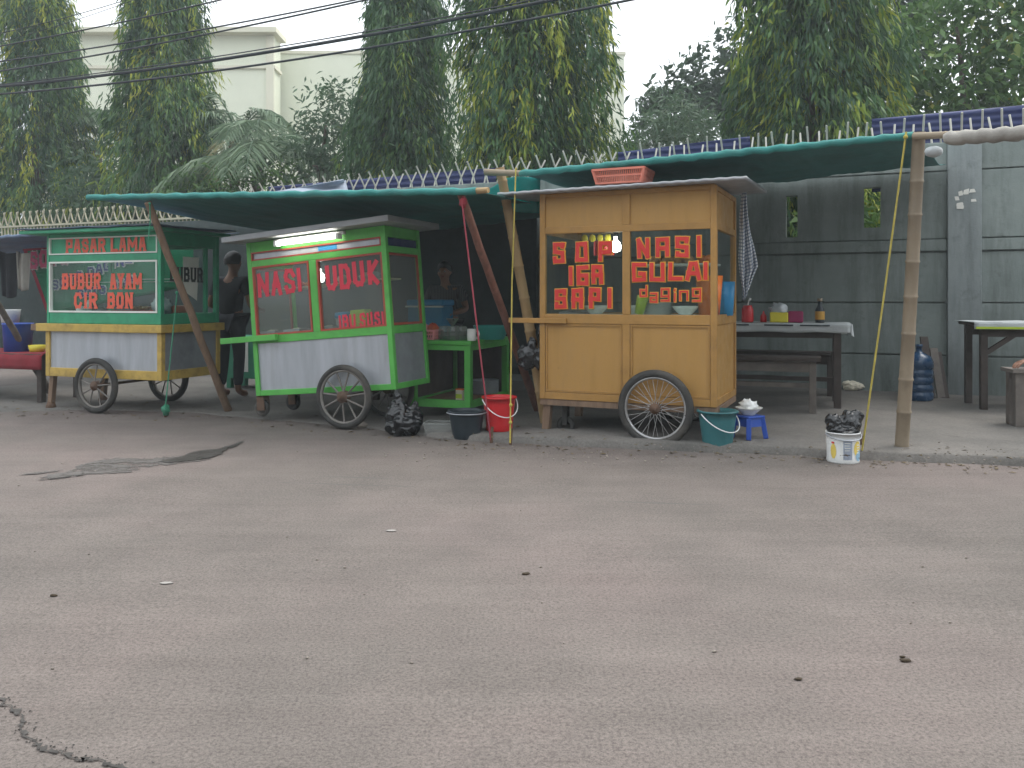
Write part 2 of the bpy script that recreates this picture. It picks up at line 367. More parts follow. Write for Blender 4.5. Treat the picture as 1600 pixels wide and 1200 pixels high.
# ------------------------------------------------------------------ road and pavement
def road_material():
    m, n, l, b = _new('road_asphalt'); v = _coord(n, l)
    big = _noise(n, l, v, .45, 4, .6); mid = _noise(n, l, v, 2.2, 8, .65); fine = _noise(n, l, v, 95, 3, .7); grit = _noise(n, l, v, 260, 2, .8)
    c = _ramp(n, l, big, [(.33, (.136, .121, .110)), (.5, (.162, .140, .128)), (.68, (.181, .148, .138))])
    c = _mix(n, l, .55, c, _ramp(n, l, mid, [(.3, (.72, .72, .72)), (.72, (1.16, 1.15, 1.14))]), 'MULTIPLY')
    c = _mix(n, l, .8, c, _ramp(n, l, fine, [(.34, (.56, .55, .54)), (.5, (1, 1, 1)), (.66, (1.26, 1.25, 1.23))]), 'MULTIPLY')
    c = _mix(n, l, .6, c, _ramp(n, l, grit, [(.36, (.62, .62, .62)), (.64, (1.3, 1.3, 1.3))]), 'MULTIPLY')
    # long faint scuffs running with the traffic
    sc = _coord(n, l, (.35, 5, 1), (0, 0, R(17)))
    c = _mix(n, l, .5, c, _ramp(n, l, _noise(n, l, sc, 1.6, 9, .7), [(.35, (.84, .83, .82)), (.65, (1.1, 1.1, 1.1))]), 'MULTIPLY')
    # worn aggregate showing through in patches
    ag = _mix(n, l, .9, c, _ramp(n, l, _noise(n, l, v, 38, 4, .75), [(.36, (.74, .73, .72)), (.5, (1, 1, 1)), (.66, (1.16, 1.15, 1.14))]), 'MULTIPLY')
    c = _mix(n, l, _ramp(n, l, _noise(n, l, v, .8, 6, .7), [(.42, .15), (.62, .9)]), c, ag)
    def stain(center, ang, sx, sy, warp, wscale, edge0, edge1, color, amt, cur, dist=0):
        mp = n.new('ShaderNodeMapping'); mp.vector_type = 'TEXTURE'; mp.inputs['Location'].default_value = (*center, 0)
        mp.inputs['Rotation'].default_value = (0, 0, ang); mp.inputs['Scale'].default_value = (sx, sy, 1)
        tc = n.new('ShaderNodeTexCoord'); l.new(tc.outputs['Object'], mp.inputs['Vector'])
        ln = n.new('ShaderNodeVectorMath'); ln.operation = 'LENGTH'; l.new(mp.outputs[0], ln.inputs[0])
        wv = _coord(n, l, (.6, 1, 1), (0, 0, -ang)); ns = _noise(n, l, wv, wscale, 11, .74, dist)
        ad = n.new('ShaderNodeMath'); ad.operation = 'MULTIPLY_ADD'; l.new(ns, ad.inputs[0]); ad.inputs[1].default_value = warp; l.new(ln.outputs['Value'], ad.inputs[2])
        f = _ramp(n, l, ad.outputs[0], [(edge0 / 4, amt), (edge1 / 4, 0.0)])
        dv = n.new('ShaderNodeMath'); dv.operation = 'DIVIDE'; l.new(ad.outputs[0], dv.inputs[0]); dv.inputs[1].default_value = 4
        f.node.inputs[0].links and l.new(dv.outputs[0], f.node.inputs[0])
        return _mix(n, l, f, cur, color), f
    for (x, y, L_) in ((540, 757, .5), (560, 746, .26), (1030, 786, .3)):
        q = G(x, y); c, _ = stain((q.x, q.y), R(-8), L_, .012, 1.5, 9, 1.4, 1.8, (.10, .095, .09), .7, c)
    l.new(c, b.inputs['Base Color']); b.inputs['Specular IOR Level'].default_value = .25
    b.inputs['Roughness'].default_value = .88
    bp = n.new('ShaderNodeBump'); bp.inputs['Strength'].default_value = .55; bp.inputs['Distance'].default_value = .006
    l.new(fine, bp.inputs['Height']); b2 = n.new('ShaderNodeBump'); b2.inputs['Strength'].default_value = .3; b2.inputs['Distance'].default_value = .03
    l.new(mid, b2.inputs['Height']); l.new(b2.outputs[0], bp.inputs['Normal']); l.new(bp.outputs[0], b.inputs['Normal'])
    MATS['road'] = m
road_material()
mb = MB(); mb.grid(lambda u, v: ((u-.5)*600, -60+v*460, 0), 6, 6); struct(mb.build('road', 'road'))

WM = frame((4.67, 8.93, 0), 23)                 # wall plane; local x = 0 at the left edge of the pillar seen at right
def pavement_material():
    m, n, l, b = _new('pavement_concrete'); v = _coord(n, l)
    c = _ramp(n, l, _noise(n, l, v, 1.1, 8, .65), [(.3, (.105, .10, .093)), (.55, (.17, .158, .145)), (.75, (.215, .195, .178))])
    c = _mix(n, l, .7, c, _ramp(n, l, _noise(n, l, v, 60, 4, .7), [(.3, (.65, .65, .65)), (.7, (1.2, 1.2, 1.2))]), 'MULTIPLY')
    c = _mix(n, l, _ramp(n, l, _noise(n, l, v, 3.1, 9, .75), [(.58, 0.0), (.74, .75)]), c, (.06, .056, .05))
    l.new(c, b.inputs['Base Color']); b.inputs['Roughness'].default_value = .9; b.inputs['Specular IOR Level'].default_value = .25
    bp = n.new('ShaderNodeBump'); bp.inputs['Strength'].default_value = .6; bp.inputs['Distance'].default_value = .012
    l.new(_noise(n, l, v, 25, 7, .7), bp.inputs['Height']); l.new(bp.outputs[0], b.inputs['Normal']); MATS['pavement'] = m
pavement_material()
edge = [(-420, 652), (-200, 648), (0, 644), (130, 640), (300, 645), (420, 656), (560, 667), (680, 684), (800, 692), (900, 697), (1000, 702), (1120, 707), (1245, 711), (1330, 718), (1420, 721), (1600, 728), (1800, 738), (2100, 754), (2500, 775)]
mb = MB(); ev = []
for i, (x, y) in enumerate(edge):
    if i:                                         # worn, uneven edge
        x0, y0 = edge[i-1]
        for k in range(1, 7):
            t = k/6; q = G(x0+(x-x0)*t, y0+(y-y0)*t); ev.append(q + Vector((0, .035*noise.noise((q.x*3.1, q.y*2, 0)) + .02*noise.noise((q.x*11, 0, 4)), 0)))
    else: ev.append(G(x, y))
vs = []; fs = []
rows = 8
for i, q in enumerate(ev):
    n_ = Vector((math.sin(R(20)), math.cos(R(20)), 0))
    h = pz(q.x)
    vs.append((q.x, q.y-.012, -.03)); vs.append((q.x, q.y, h-.012)); vs.append((q.x+n_.x*.02, q.y+n_.y*.02, h))
    for k in range(1, rows+1): vs.append((q.x+n_.x*k*.9, q.y+n_.y*k*.9, h + .006*noise.noise((q.x*1.3, k*1.7, 2))))
s_ = rows+3
for i in range(len(ev)-1):
    for k in range(s_-1): fs.append((i*s_+k, (i+1)*s_+k, (i+1)*s_+k+1, i*s_+k+1))
mb.add(vs, fs, True); struct(mb.build('pavement', 'pavement'))
# spilled water: a damp spread and a wetter tongue, each with a ragged edge
mat('damp_road', (.098, .089, .082), .75, .22, 14, (.15, .135, .125), .45, dscale=9, bump=.4, bscale=90); mat('wet_road', (.052, .047, .043), .42, .2, 12, (.09, .083, .078), .35, dscale=9, bump=.4, bscale=90)
for nm, lo, hi in (('damp_road', .40, .52), ('wet_road', .30, .42)):       # thin film, broken where the grit stands proud
    m = MATS[nm]; n, l = m.node_tree.nodes, m.node_tree.links; b = n['Principled BSDF']
    l.new(_ramp(n, l, _noise(n, l, _coord(n, l, (.8, 1.6, 1)), 6.5, 10, .78), [(lo, 0.0), (hi, 1.0)]), b.inputs['Alpha'])
def damp(name, outline, z, m, jit, seed):
    rnd = random.Random(seed); ring = []
    for i, (x, y) in enumerate(outline):
        x1, y1 = outline[(i+1) % len(outline)]; n_ = max(3, int(math.hypot(x1-x, (y1-y)*3)/3.5))
        for k in range(n_):
            t = k/n_; j = jit*(noise.noise((i*3.1+t*4, seed, 0))*1.3 + rnd.uniform(-.5, .5)); q = G(x+(x1-x)*t + j*2.2, y+(y1-y)*t + j*.7); q.z = z; ring.append(q)
    cx = MB(); cx.add(ring, [tuple(range(len(ring)))[::-1]]); struct(cx.build(name, m))
damp('damp_patch', [(62, 747), (105, 737), (135, 724), (165, 717), (235, 716), (282, 714), (300, 708), (342, 703), (350, 708), (322, 719), (290, 724), (262, 727), (232, 729), (205, 739), (182, 740), (150, 741), (118, 744), (92, 749)], .004, 'damp_road', 2.2, 3)
damp('wet_patch', [(244, 722), (280, 716.5), (302, 707.5), (340, 702), (382, 691), (370, 697.5), (346, 706.5), (348, 710.5), (322, 718), (292, 721.5), (262, 724.5)], .008, 'wet_road', 1.3, 5)
for k, (a0, b0) in enumerate((((22, 744), (100, 736)), ((55, 752), (135, 743)))):
    p, q = a0, b0; damp('damp_patch', [(p[0], p[1]), ((p[0]+q[0])/2, (p[1]+q[1])/2-1.6), q, ((p[0]+q[0])/2, (p[1]+q[1])/2+1.3)], .0062, 'damp_road', .8, 11+k)
# jagged crack and broken patch edge near the viewer's left
mb = MB(); rnd = random.Random(2); pl = [(-40, 1070), (0, 1096), (22, 1108), (34, 1128), (30, 1144), (52, 1160), (66, 1172), (98, 1178), (120, 1186), (150, 1190), (185, 1198), (240, 1215)]
cv = []
for i in range(len(pl)-1):
    for k in range(7):
        t = k/7; q = G(pl[i][0]+(pl[i+1][0]-pl[i][0])*t, pl[i][1]+(pl[i+1][1]-pl[i][1])*t); cv.append(q + Vector((rnd.uniform(-.008, .008), rnd.uniform(-.008, .008), .004)))
for i, q in enumerate(cv):
    d = (cv[min(i+1, len(cv)-1)] - cv[max(i-1, 0)]).normalized(); nn = Vector((-d.y, d.x, 0)); w_ = .002 + .011*max(0, noise.noise((i*.35, 3, 1))+.25)
    mb.v += [tuple(q-nn*w_*rnd.uniform(.3, 1.4)), tuple(q+nn*w_*rnd.uniform(.3, 1.4))]
    if i: mb.f.append((2*i-2, 2*i, 2*i+1, 2*i-1)); mb.sm.append(False)
for i in range(110):
    q = cv[rnd.randrange(len(cv))]; mb.blob((q.x+rnd.gauss(0, .02), q.y+rnd.gauss(.012, .02), .003), rnd.uniform(.0012, .0032), .5, 3, 6, 4, i, sz=.4)
struct(mb.build('road_crack', mat('tar', (.055, .05, .046), .9, .5, 40)))
# litter: specks of leaf, paper and gravel
mb = MB(); rnd = random.Random(4)
for i in range(230):
    if i < 40: q = G(rnd.uniform(0, 1600), rnd.triangular(672, 1180, 690))
    else: q = P(rnd.uniform(600, 1600), rnd.triangular(690, 735, 712))
    s = rnd.uniform(.003, .008) * (1.3 if i >= 110 else 1); a = rnd.uniform(0, 6.28); e = rnd.uniform(.3, 1)
    mb.blob((q.x, q.y, q.z+.003), s, .4, 2, 5, 4, i, sx=1, sy=e, sz=.5)
struct(mb.build('litter', 'stone'), 'stuff')
mb = MB(); rnd = random.Random(14)
for i in range(420):
    x = rnd.uniform(0, 1600); yk = np.interp(x, [p[0] for p in edge], [p[1] for p in edge])
    q = G(x, yk + rnd.triangular(-1, 16, 3)) if i % 3 else P(x, yk - rnd.uniform(2, 26))
    a = rnd.uniform(0, 6.28); L_ = rnd.uniform(.008, .028); w_ = L_*rnd.uniform(.2, .5); d = Vector((math.cos(a), math.sin(a), 0)); e_ = Vector((-d.y, d.x, 0)); zz = Vector((0, 0, rnd.uniform(.004, .014)))
    mb.add([q-d*L_+Vector((0,0,.003)), q+e_*w_+zz, q+d*L_+Vector((0,0,.004)), q-e_*w_+zz*.6], [(0,1,2,3)])
struct(mb.build('leaf_litter', mat('litter_leaf', (.13, .10, .06), .85, .55, 30), solid=.001), 'stuff')
rnd = random.Random(9)
for i, (x, y, s) in enumerate(((822, 898, .017), (1247, 1063, .012), (1415, 1034, .017), (84, 932, .014), (1410, 1028, .009))):
    q = G(x, y); mb = MB(); mb.blob((0, 0, .004), s, .5, 2, 9, 6, i, sy=.5, sz=.35)
    o = mb.build('dry_leaf', mat('dead_leaf', (.05, .035, .02), .8)); o.location = q
    tag(o, ('curled dark leaf lying on open asphalt in the middle of the street', 'small dark leaf scrap right of the street centre', 'largest dark leaf on the asphalt, low at right', 'thin dark leaf on the asphalt at far left', 'tiny leaf scrap touching the largest dark leaf')[i], 'leaf', 'dead leaves on the road')
for i, (x, y, s) in enumerate(((612, 830, .026), (260, 912, .024))):
    q = G(x, y); mb = MB(); mb.blob((0, 0, .0035), s, .4, 2.5, 12, 6, i+30, sy=.55, sz=.08)
    o = mb.build('flat_scrap', mat('pale_scrap', (.30, .28, .26), .8)); o.location = q
    tag(o, ('small pale scrap trodden flat in mid street, the farther one', 'pale trodden scrap on the asphalt nearer the camera at left')[i], 'scrap', 'pale scraps on the road')

# ------------------------------------------------------------------ boundary wall
def wall_material(name, c1, c2, stain, amt):
    m, n, l, b = _new(name); v = _coord(n, l); vs_ = _coord(n, l, (1, 1, .13))
    c = _ramp(n, l, _noise(n, l, v, 1.3, 7, .65), [(.3, c1), (.7, c2)])
    c = _mix(n, l, _ramp(n, l, _noise(n, l, vs_, 4, 9, .75), [(.46, 0.0), (.78, amt)]), c, stain)
    c = _mix(n, l, _ramp(n, l, _noise(n, l, v, 5, 9, .8), [(.55, 0.0), (.75, amt*.7)]), c, tuple(x*.7 for x in stain))
    l.new(c, b.inputs['Base Color']); b.inputs['Roughness'].default_value = .85; b.inputs['Specular IOR Level'].default_value = .25
    bp = n.new('ShaderNodeBump'); bp.inputs['Strength'].default_value = .35; bp.inputs['Distance'].default_value = .01
    l.new(_noise(n, l, v, 30, 6, .7), bp.inputs['Height']); l.new(bp.outputs[0], b.inputs['Normal']); MATS[name] = m
wall_material('wall_paint', (.17, .20, .19), (.255, .29, .275), (.05, .06, .055), .85)
wall_material('wall_pillar', (.20, .225, .225), (.275, .305, .305), (.07, .078, .075), .8)
wall = thing('concrete_wall', 'long grey stained precast concrete wall with pillars and spiked top behind the stalls', 'wall', M=WM)
BAY = 2.55
def bay_top(x):
    return 2.15 if x < -9.5 else 2.76 + .028 * min(0, x)
bands = [0.0, .465, 1.035, 1.585, 1.722, 2.45]
slots = []
for (x0, x1, y0, y1) in ((1228, 1246, 305, 371), (1350, 1376, 292, 356)):
    a = plane_px(WM, x0, y1); b = plane_px(WM, x1, y0); slots.append((a.x, b.x, a.z, b.z))
k = 0
x_right = 6.5
xs = [6.5, .32+BAY*.94]     # right bays
bays = [(.32, .32+2.25), (.32+2.25+.3, .32+4.8)] + [(-BAY*i-2.25, -BAY*i) for i in range(0, 8)]
for (xa, xb) in bays:
    top = round(bay_top(xb), 3); zz = [z for z in bands if z < top-.1] + [top]
    for i in range(len(zz)-1):
        proud = -.03 if abs(zz[i]-1.585) < .01 else 0.0
        mb = MB(); g = .007
        z0, z1 = zz[i]+(g if i else -.05), zz[i+1]-g
        hs_ = [s for s in slots if xa < s[0] < xb and z0 < s[2] and s[3] < z1+.4] if abs(zz[i]-1.722) < .01 else []
        if hs_:
            hs_ = sorted(hs_); x = xa
            for s in hs_:
                zt = min(s[3], z1-.05)
                mb.box(x, s[0], proud, .12, z0, z1); mb.box(s[0], s[1], proud, .12, z0, s[2]); mb.box(s[0], s[1], proud, .12, zt, z1); x = s[1]
            mb.box(x, xb, proud, .12, z0, z1)
        else: mb.box(xa, xb, proud, .12, z0, z1)
        mb.box(xa+.002, xb-.002, .03, .10, z1, z1+2*g-.0005)
        mb.build('panel', 'wall_paint', wall, bevel=0 if hs_ else .008)
for i in range(-2, 9):
    x = -BAY*i if i > 0 else (0 if i == 0 else .32+2.25 if i == -1 else .32+4.8)
    if i > 0: x = -BAY*i - .0
    xa = x if i <= 0 else -BAY*(i-1) - 2.25 - .3
    top = bay_top(xa) + .03
    mb = MB(); mb.box(xa, xa+.3+(.02 if i == 0 else 0), -.07, .16, -.05, top); mb.build('pillar', 'wall_pillar', wall, bevel=.008)
q = plane_px(WM, 1505, 314, -.074)
mb = MB(); rnd = random.Random(3)
for i in range(9):
    x = q.x + rnd.uniform(-.12, .08); z = q.z + rnd.uniform(-.09, .09); w, h = rnd.uniform(.02, .07), rnd.uniform(.015, .06); y = -.0735 - i*.0004
    mb.add([(x, y, z), (x+w, y, z+rnd.uniform(-.01, .01)), (x+w*rnd.uniform(.7, 1.1), y, z+h), (x+rnd.uniform(-.01, .02), y, z+h*rnd.uniform(.7, 1.1))], [(0,1,2,3)])
mb.build('torn_poster', 'paper', wall)
# spikes: V pairs of bars along the wall top
x = 3.6; rnd = random.Random(5)
while x > -9.85:
    t = bay_top(x); mb = MB(); j = rnd.uniform(-.03, .03); bend = .06 if x < -3.5 else 0
    mb.tube([(x+j*.2, .05, t-.05), (x+j*.5-bend*.3, .0, t+.12), (x+j-bend, -.09, t+.29+rnd.uniform(-.02, .02))], .0115, 5)
    mb.tube([(x-.09, .06, t-.05), (x-.09+j*.4+bend*.3, .10, t+.11), (x-.09+j+bend, .17, t+.27+rnd.uniform(-.02, .02))], .0115, 5)
    mb.build('spike', 'spike_paint', wall); x -= .192
# lattice topped fence at far left
lf = thing('lattice_fence', 'pale crossed metal lattice on top of the wall at far left', 'fence', M=WM)
mb = MB(); x = -10.2
while x > -19:
    mb.tube([(x, .05, 2.33), (x+.05, .04, 2.42), (x+.13, .03, 2.60)], .012, 5); mb.tube([(x, .06, 2.33), (x-.05, .06, 2.42), (x-.13, .07, 2.60)], .012, 5); x -= .165
mb.build('lattice', 'fence_paint', lf)
mb = MB(); x = -10.1
while x > -19: mb.tube([(x, .05, 2.12), (x, .05, 2.36)], .014, 5); x -= .0825
mb.build('upright_bars', 'fence_paint', lf)
for z in (2.17, 2.345):
    mb = MB(); mb.box(-19, -9.95, .03, .07, z-.015, z+.015); mb.build('rail', 'fence_paint', lf)
# navy corrugated sheets behind the spikes
def corr_sheet(label, x0, x1, z0, z1a, z1b, y, m='navy_sheet'):
    mb = MB(); nn = int((x1-x0)/.022)
    def fn(u, v):
        t = z1a + (z1b-z1a)*u
        return (x0+(x1-x0)*u, y, z0+(t-z0)*v)
    # ribs run along the sheet
    rows_ = 44
    def fn2(u, v):
        t = z1a + (z1b-z1a)*u; p = fn(u, v); return (p[0], y + .012*math.sin(v*(t-z0)/.076*2*PI), p[2])
    mb.grid(fn2, 12, rows_); o = mb.build('corrugated_sheet', m, solid=.003); o.matrix_world = WM; tag(o, label, 'metal sheet', 'navy corrugated sheets behind the wall')
def lx(px, py, y): return plane_px(WM, px, py, y)
a, b = lx(1362, 186, .35), lx(1640, 160, .35); corr_sheet('navy corrugated sheet behind the spikes at the right end of the wall', a.x, b.x, 2.3, a.z, b.z, .35)
a, b = lx(966, 238, .35), lx(1172, 213, .35); corr_sheet('navy corrugated sheet behind the spikes above the tan cart', a.x, b.x, 2.2, a.z, b.z, .35)
a, b = lx(420, 292, .35), lx(775, 262, .35); corr_sheet('navy corrugated sheet behind the spikes above the lime green cart', a.x, b.x, 1.9, a.z, b.z, .35)

# ------------------------------------------------------------------ buildings beyond
def building(name, label, corner_px, Z, a, w, d, ztop, parts):
    M = frame((W(corner_px, HY, Z).x, Z, 0), a); t = thing(name, label, 'building', M=M)
    mb = MB(); mb.box(0, w, 0, d, -1, ztop); mb.build('wall', 'cream_wall', t); return t, M
Zb = 34
zt = W(0, 84, Zb).z
t, M = building('cream_building', 'long plain cream building with a flat roofline behind the trees', 395, Zb, -.6, 15.2, 9, zt, None)
mb = MB(); mb.box(-.06, 15.26, -.06, 9.06, zt, zt+.12); mb.build('coping', 'cream_trim', t)
for i in range(5):
    f = MB(); x = 1+i*3
    f.box(x, x+.9, -.03, .0, 2.2, 3.6); w_ = f.build('window', 'frosted_glass', t); g = MB()
    for (p, q, r, s) in ((x-.06, x, 2.14, 3.66), (x+.9, x+.96, 2.14, 3.66), (x, x+.9, 2.14, 2.2), (x, x+.9, 3.6, 3.66)): g.box(p, q, -.06, .0, r, s)
    g.build('frame', 'cream_trim', w_)
Zc = 32.6
zt = W(0, 56, Zc).z
t, M = building('cream_block', 'cream building block with overhanging flat roof slab, left behind the trees', 60, Zc, 0, (437-60)/F*Zc - .25, 1.0, zt, None)
wd = (437-60)/F*Zc
mb = MB(); mb.box(-.5, wd, -.5, 1.0, zt, zt+.2); mb.build('roof_slab', 'cream_trim', t)
mb = MB(); mb.box(-.1, wd-.15, -.1, .9, zt-1.3, zt-1.18); mb.build('string_course', 'cream_trim', t)
mb = MB(); mb.box(wd-.5, wd-.2, -.12, 0, zt-3, zt-.02); mb.build('corner_pier', 'cream_trim', t)

for k, (x0, w_, h_, m_) in enumerate(((-26, 15, 5.2, 'cream_wall'), (-10.6, 13, 6.4, 'wall_paint'), (2.8, 12, 5.0, 'cream_trim'), (15.2, 14, 5.8, 'wall_paint'))):  # unseen row added behind the camera to cut low sky light under the canopies
    t = thing('added_shop_house', ('cream', 'tall grey', 'low pale', 'long grey')[k] + ' shop house added behind the camera to block low sky light', 'house', (x0, -9, 0), R(-8))
    mb = MB(); mb.box(0, w_, -7, 0, -.1, h_); mb.build('wall', m_, t)
    mb = MB(); mb.box(-.3, w_+.3, -7.4, 1.2, h_+.002, h_+.18); mb.build('roof', 'roof_zinc', t)
    mb = MB(); mb.bar((0, .002, 2.9), (0, 1.6, 2.6), .06, .06); mb.box(0, w_, .004, 1.7, 2.62, 2.68); mb.build('awning', 'tarp_blue', t)
    for i in range(int(w_/3)):
        mb = MB(); mb.box(.6+3*i, 2.6+3*i, .003, .04, 0, 2.4); mb.build('shutter', 'zinc_dark', t)
        mb = MB(); mb.box(1+3*i, 2.2+3*i, .003, .03, 3.3, 4.4); mb.build('window', 'dark_wood', t)
# ------------------------------------------------------------------ trees
def leaf_mesh(name, Pt, D, L, Wd, tone, m, parent=None, curl=.15, up=None):
    N = len(Pt); D = D / np.linalg.norm(D, axis=1, keepdims=True)
    rv = RNG.normal(size=(N, 3)) if up is None else up
    S = np.cross(D, rv); S /= np.linalg.norm(S, axis=1, keepdims=True) + 1e-9
    Nn = np.cross(S, D)
    L = L[:, None]; Wd = Wd[:, None]
    v = np.empty((N, 4, 3)); v[:, 0] = Pt; mid = Pt + D*L*.42
    v[:, 1] = mid + S*Wd*.5 + Nn*Wd*.18; v[:, 3] = mid - S*Wd*.5 + Nn*Wd*.18; v[:, 2] = Pt + D*L; v[:, 2, 2] -= (L[:, 0]*curl)
    me = bpy.data.meshes.new(name); me.vertices.add(N*4); me.loops.add(N*4); me.polygons.add(N)
    me.vertices.foreach_set('co', v.reshape(-1).astype(np.float32))
    me.loops.foreach_set('vertex_index', np.arange(N*4, dtype=np.int32)); me.polygons.foreach_set('loop_start', np.arange(0, N*4, 4, dtype=np.int32))
    at = me.attributes.new('tone', 'FLOAT', 'POINT'); at.data.foreach_set('value', np.repeat(tone, 4).astype(np.float32))
    me.update(); me.validate(); me.materials.append(MATS[m])
    o = bpy.data.objects.new(name, me); COL.objects.link(o); o.parent = parent; return o
leafmat('mast_leaf', [(0, (.026, .066, .034)), (.45, (.058, .128, .052)), (.7, (.10, .19, .046)), (.86, (.22, .29, .035)), (1, (.36, .38, .05))])
leafmat('broad_leaf', [(0, (.035, .085, .028)), (.5, (.075, .16, .04)), (.85, (.14, .24, .06)), (1, (.24, .25, .05))])
leafmat('dark_leaf', [(0, (.018, .038, .022)), (.6, (.036, .07, .034)), (1, (.07, .11, .045))])
leafmat('palm_leaf', [(0, (.10, .17, .10)), (.6, (.20, .27, .17)), (1, (.2, .19, .09))])
leafmat('soft_leaf', [(0, (.045, .09, .05)), (.6, (.08, .14, .075)), (1, (.10, .14, .06))])
def trunk(parent, h, r, lean=0, limbs=6, seed=0, spread=1.2):
    rnd = random.Random(seed); mb = MB()
    pts = [(lean*(i/8)**2 + .05*math.sin(i*1.3+seed), .05*math.cos(i*1.7+seed), h*i/8) for i in range(9)]
    mb.tube(pts, [r*(1-.8*i/8) for i in range(9)], 9)
    for k in range(limbs):
        i = 2 + k % 6; p = Vector(pts[i]); a = rnd.uniform(0, 6.28); s = spread*rnd.uniform(.5, 1)*(1-.08*i)
        q = p + Vector((math.cos(a)*s*.6, math.sin(a)*s*.6, .35*s)); e = q + Vector((math.cos(a)*s*.5, math.sin(a)*s*.5, -.05*s))
        mb.tube([p, q, e], [r*.4, r*.25, r*.08], 6)
    mb.build('trunk', 'bark', parent)
def mast_tree(label, pxc, Z, rbot, rtop, H, seed, nspray=720, zlow=1.3, yellow=.16, zref=5.5):
    rng = np.random.default_rng(seed); X = W(pxc, HY, Z).x
    t = thing('mast_tree', label, 'tree', (X, Z, 0), group='weeping mast trees in a row behind the wall')
    trunk(t, H, .16, 0, 14, seed, .9)
    Ps, Ds, Ls, Ws, Ts = [], [], [], [], []
    ph0 = rng.uniform(0, 6.28, 5)
    for i in range(int(nspray*1.45)):
        h = zlow + (H-zlow)*rng.random()**.95; f = min(1, (h-zlow)/(zref-zlow)); phi = rng.uniform(0, 2*PI)
        rad = (rbot + (rtop-rbot)*f)*1.15
        if h > zref: rad = 1.22*rtop*max(.12, (H-h)/(H-zref))**.7
        lump = 1 + .16*math.sin(3*phi+ph0[0]+h*1.6) + .13*math.sin(2*phi+ph0[1]-h*2.3)
        rr = rad*lump*(.35+.65*math.sqrt(rng.random())); ln = rng.uniform(.55, 1.25)
        n = rng.integers(32, 50); s = np.sort(rng.random(n)); out = rr*(.35+.65*np.minimum(1, s*2.2)**.7)
        z = h + .25*np.minimum(1, s*3) - ln*np.maximum(0, s-.18)**1.15*1.35
        p = np.stack([np.cos(phi)*out, np.sin(phi)*out, z], 1) + rng.normal(size=(n, 3))*.055
        outd = np.array([math.cos(phi), math.sin(phi), 0])
        d = outd*.38 + np.array([0, 0, -1.0]) + rng.normal(size=(n, 3))*.38
        yl = rng.random() < yellow and rr > rad*.62
        tone = rng.normal(.40, .17) if not yl else rng.uniform(.72, .98)
        Ps.append(p); Ds.append(d); Ls.append(rng.uniform(.12, .21, n)); Ws.append(rng.uniform(.024, .044, n))
        Ts.append(np.clip(tone + rng.normal(size=n)*.07 + (.12*(s > .8) if not yl else 0), 0, 1))
    leaf_mesh('crown', np.concatenate(Ps), np.concatenate(Ds), np.concatenate(Ls), np.concatenate(Ws), np.concatenate(Ts), 'mast_leaf', t)
    return t
mast_tree('weeping mast tree cut by the left edge, furthest left of its row', 55, 19.0, 1.5, .72, 10.2, 21, 900, zref=7.6, yellow=.24)
mast_tree('weeping mast tree standing above the left end of the left green canopy', 254, 17.2, 1.22, .72, 9.6, 22, 800, zref=7.2, yellow=.2)
mast_tree('dark weeping mast tree in the middle, touching the brighter one', 630, 14.8, 1.02, .62, 7.6, 23, 760, zref=5.9, yellow=.06)
mast_tree('broadest weeping mast tree with yellow tassels, above the tan cart', 832, 13.2, 1.27, 1.0, 8.6, 24, 900, zref=6.2, yellow=.26)
mast_tree('weeping mast tree with yellow tassels, right of the open sky gap', 1268, 11.6, .98, .86, 8.0, 25, 820, zref=6.0, yellow=.27)
def leafy_tree(name, label, cat, X, Z, blobs, m, seed, lsz=(.1, .18), asp=.45, dens=260, h=4, tone=(.45, .2), droop=0, group=None, tr=.13, yellow=0):
    rng = np.random.default_rng(seed); t = thing(name, label, cat, (X, Z, 0), group=group)
    trunk(t, h, tr, 0, 9, seed, 1.4)
    Ps, Ds, Ts = [], [], []
    for (bx, by, bz, br) in blobs:
        nc = max(6, int(dens*br*br/5.5))
        for c in range(nc):
            d = rng.normal(size=3); d /= np.linalg.norm(d); c0 = np.array([bx, by, bz]) + d*br*(.45+.6*rng.random())
            k = 15; p = c0 + rng.normal(size=(k, 3))*np.array([.2, .2, .13])*min(1.3, .5+br*.5); Ps.append(p)
            Ds.append(d*.7 + rng.normal(size=(k, 3))*.6 + np.array([0, 0, .1-droop])); tt = rng.normal(tone[0], tone[1]*.7) if rng.random() > yellow else .97
            Ts.append(np.clip(tt + rng.normal(size=k)*tone[1]*.4, 0, 1))
    Ps = np.concatenate(Ps); n = len(Ps); L = rng.uniform(*lsz, n)
    leaf_mesh('crown', Ps, np.concatenate(Ds), L, L*asp, np.concatenate(Ts), m, t); return t
def pxblobs(X, Z, lst):
    out = []
    for (px, py, dz, r) in lst:
        q = W(px, py, Z+dz); out.append((q.x-X, dz, q.z, r))
    return out
X = W(1500, HY, 12.6).x
leafy_tree('broadleaf_tree', 'big bright green broadleaf tree filling the upper right corner', 'tree', X, 12.6,
  pxblobs(X, 12.6, [(1440,60,0,.65),(1520,40,.3,.8),(1590,70,0,.8),(1430,135,.2,.6),(1510,125,-.2,.75),(1600,150,0,.7),(1400,180,.3,.45),(1470,190,0,.5),(1560,10,0,.7),(1660,60,.4,.9),(1660,160,0,.9),(1480,-10,.8,.6),(1545,185,.2,.55),(1570,-80,.4,.9),(1410,100,.5,.4)]),
  'broad_leaf', 31, (.12, .22), .42, 340, 5.2, (.5, .24), .25, yellow=.04)
X = W(1110, HY, 21).x
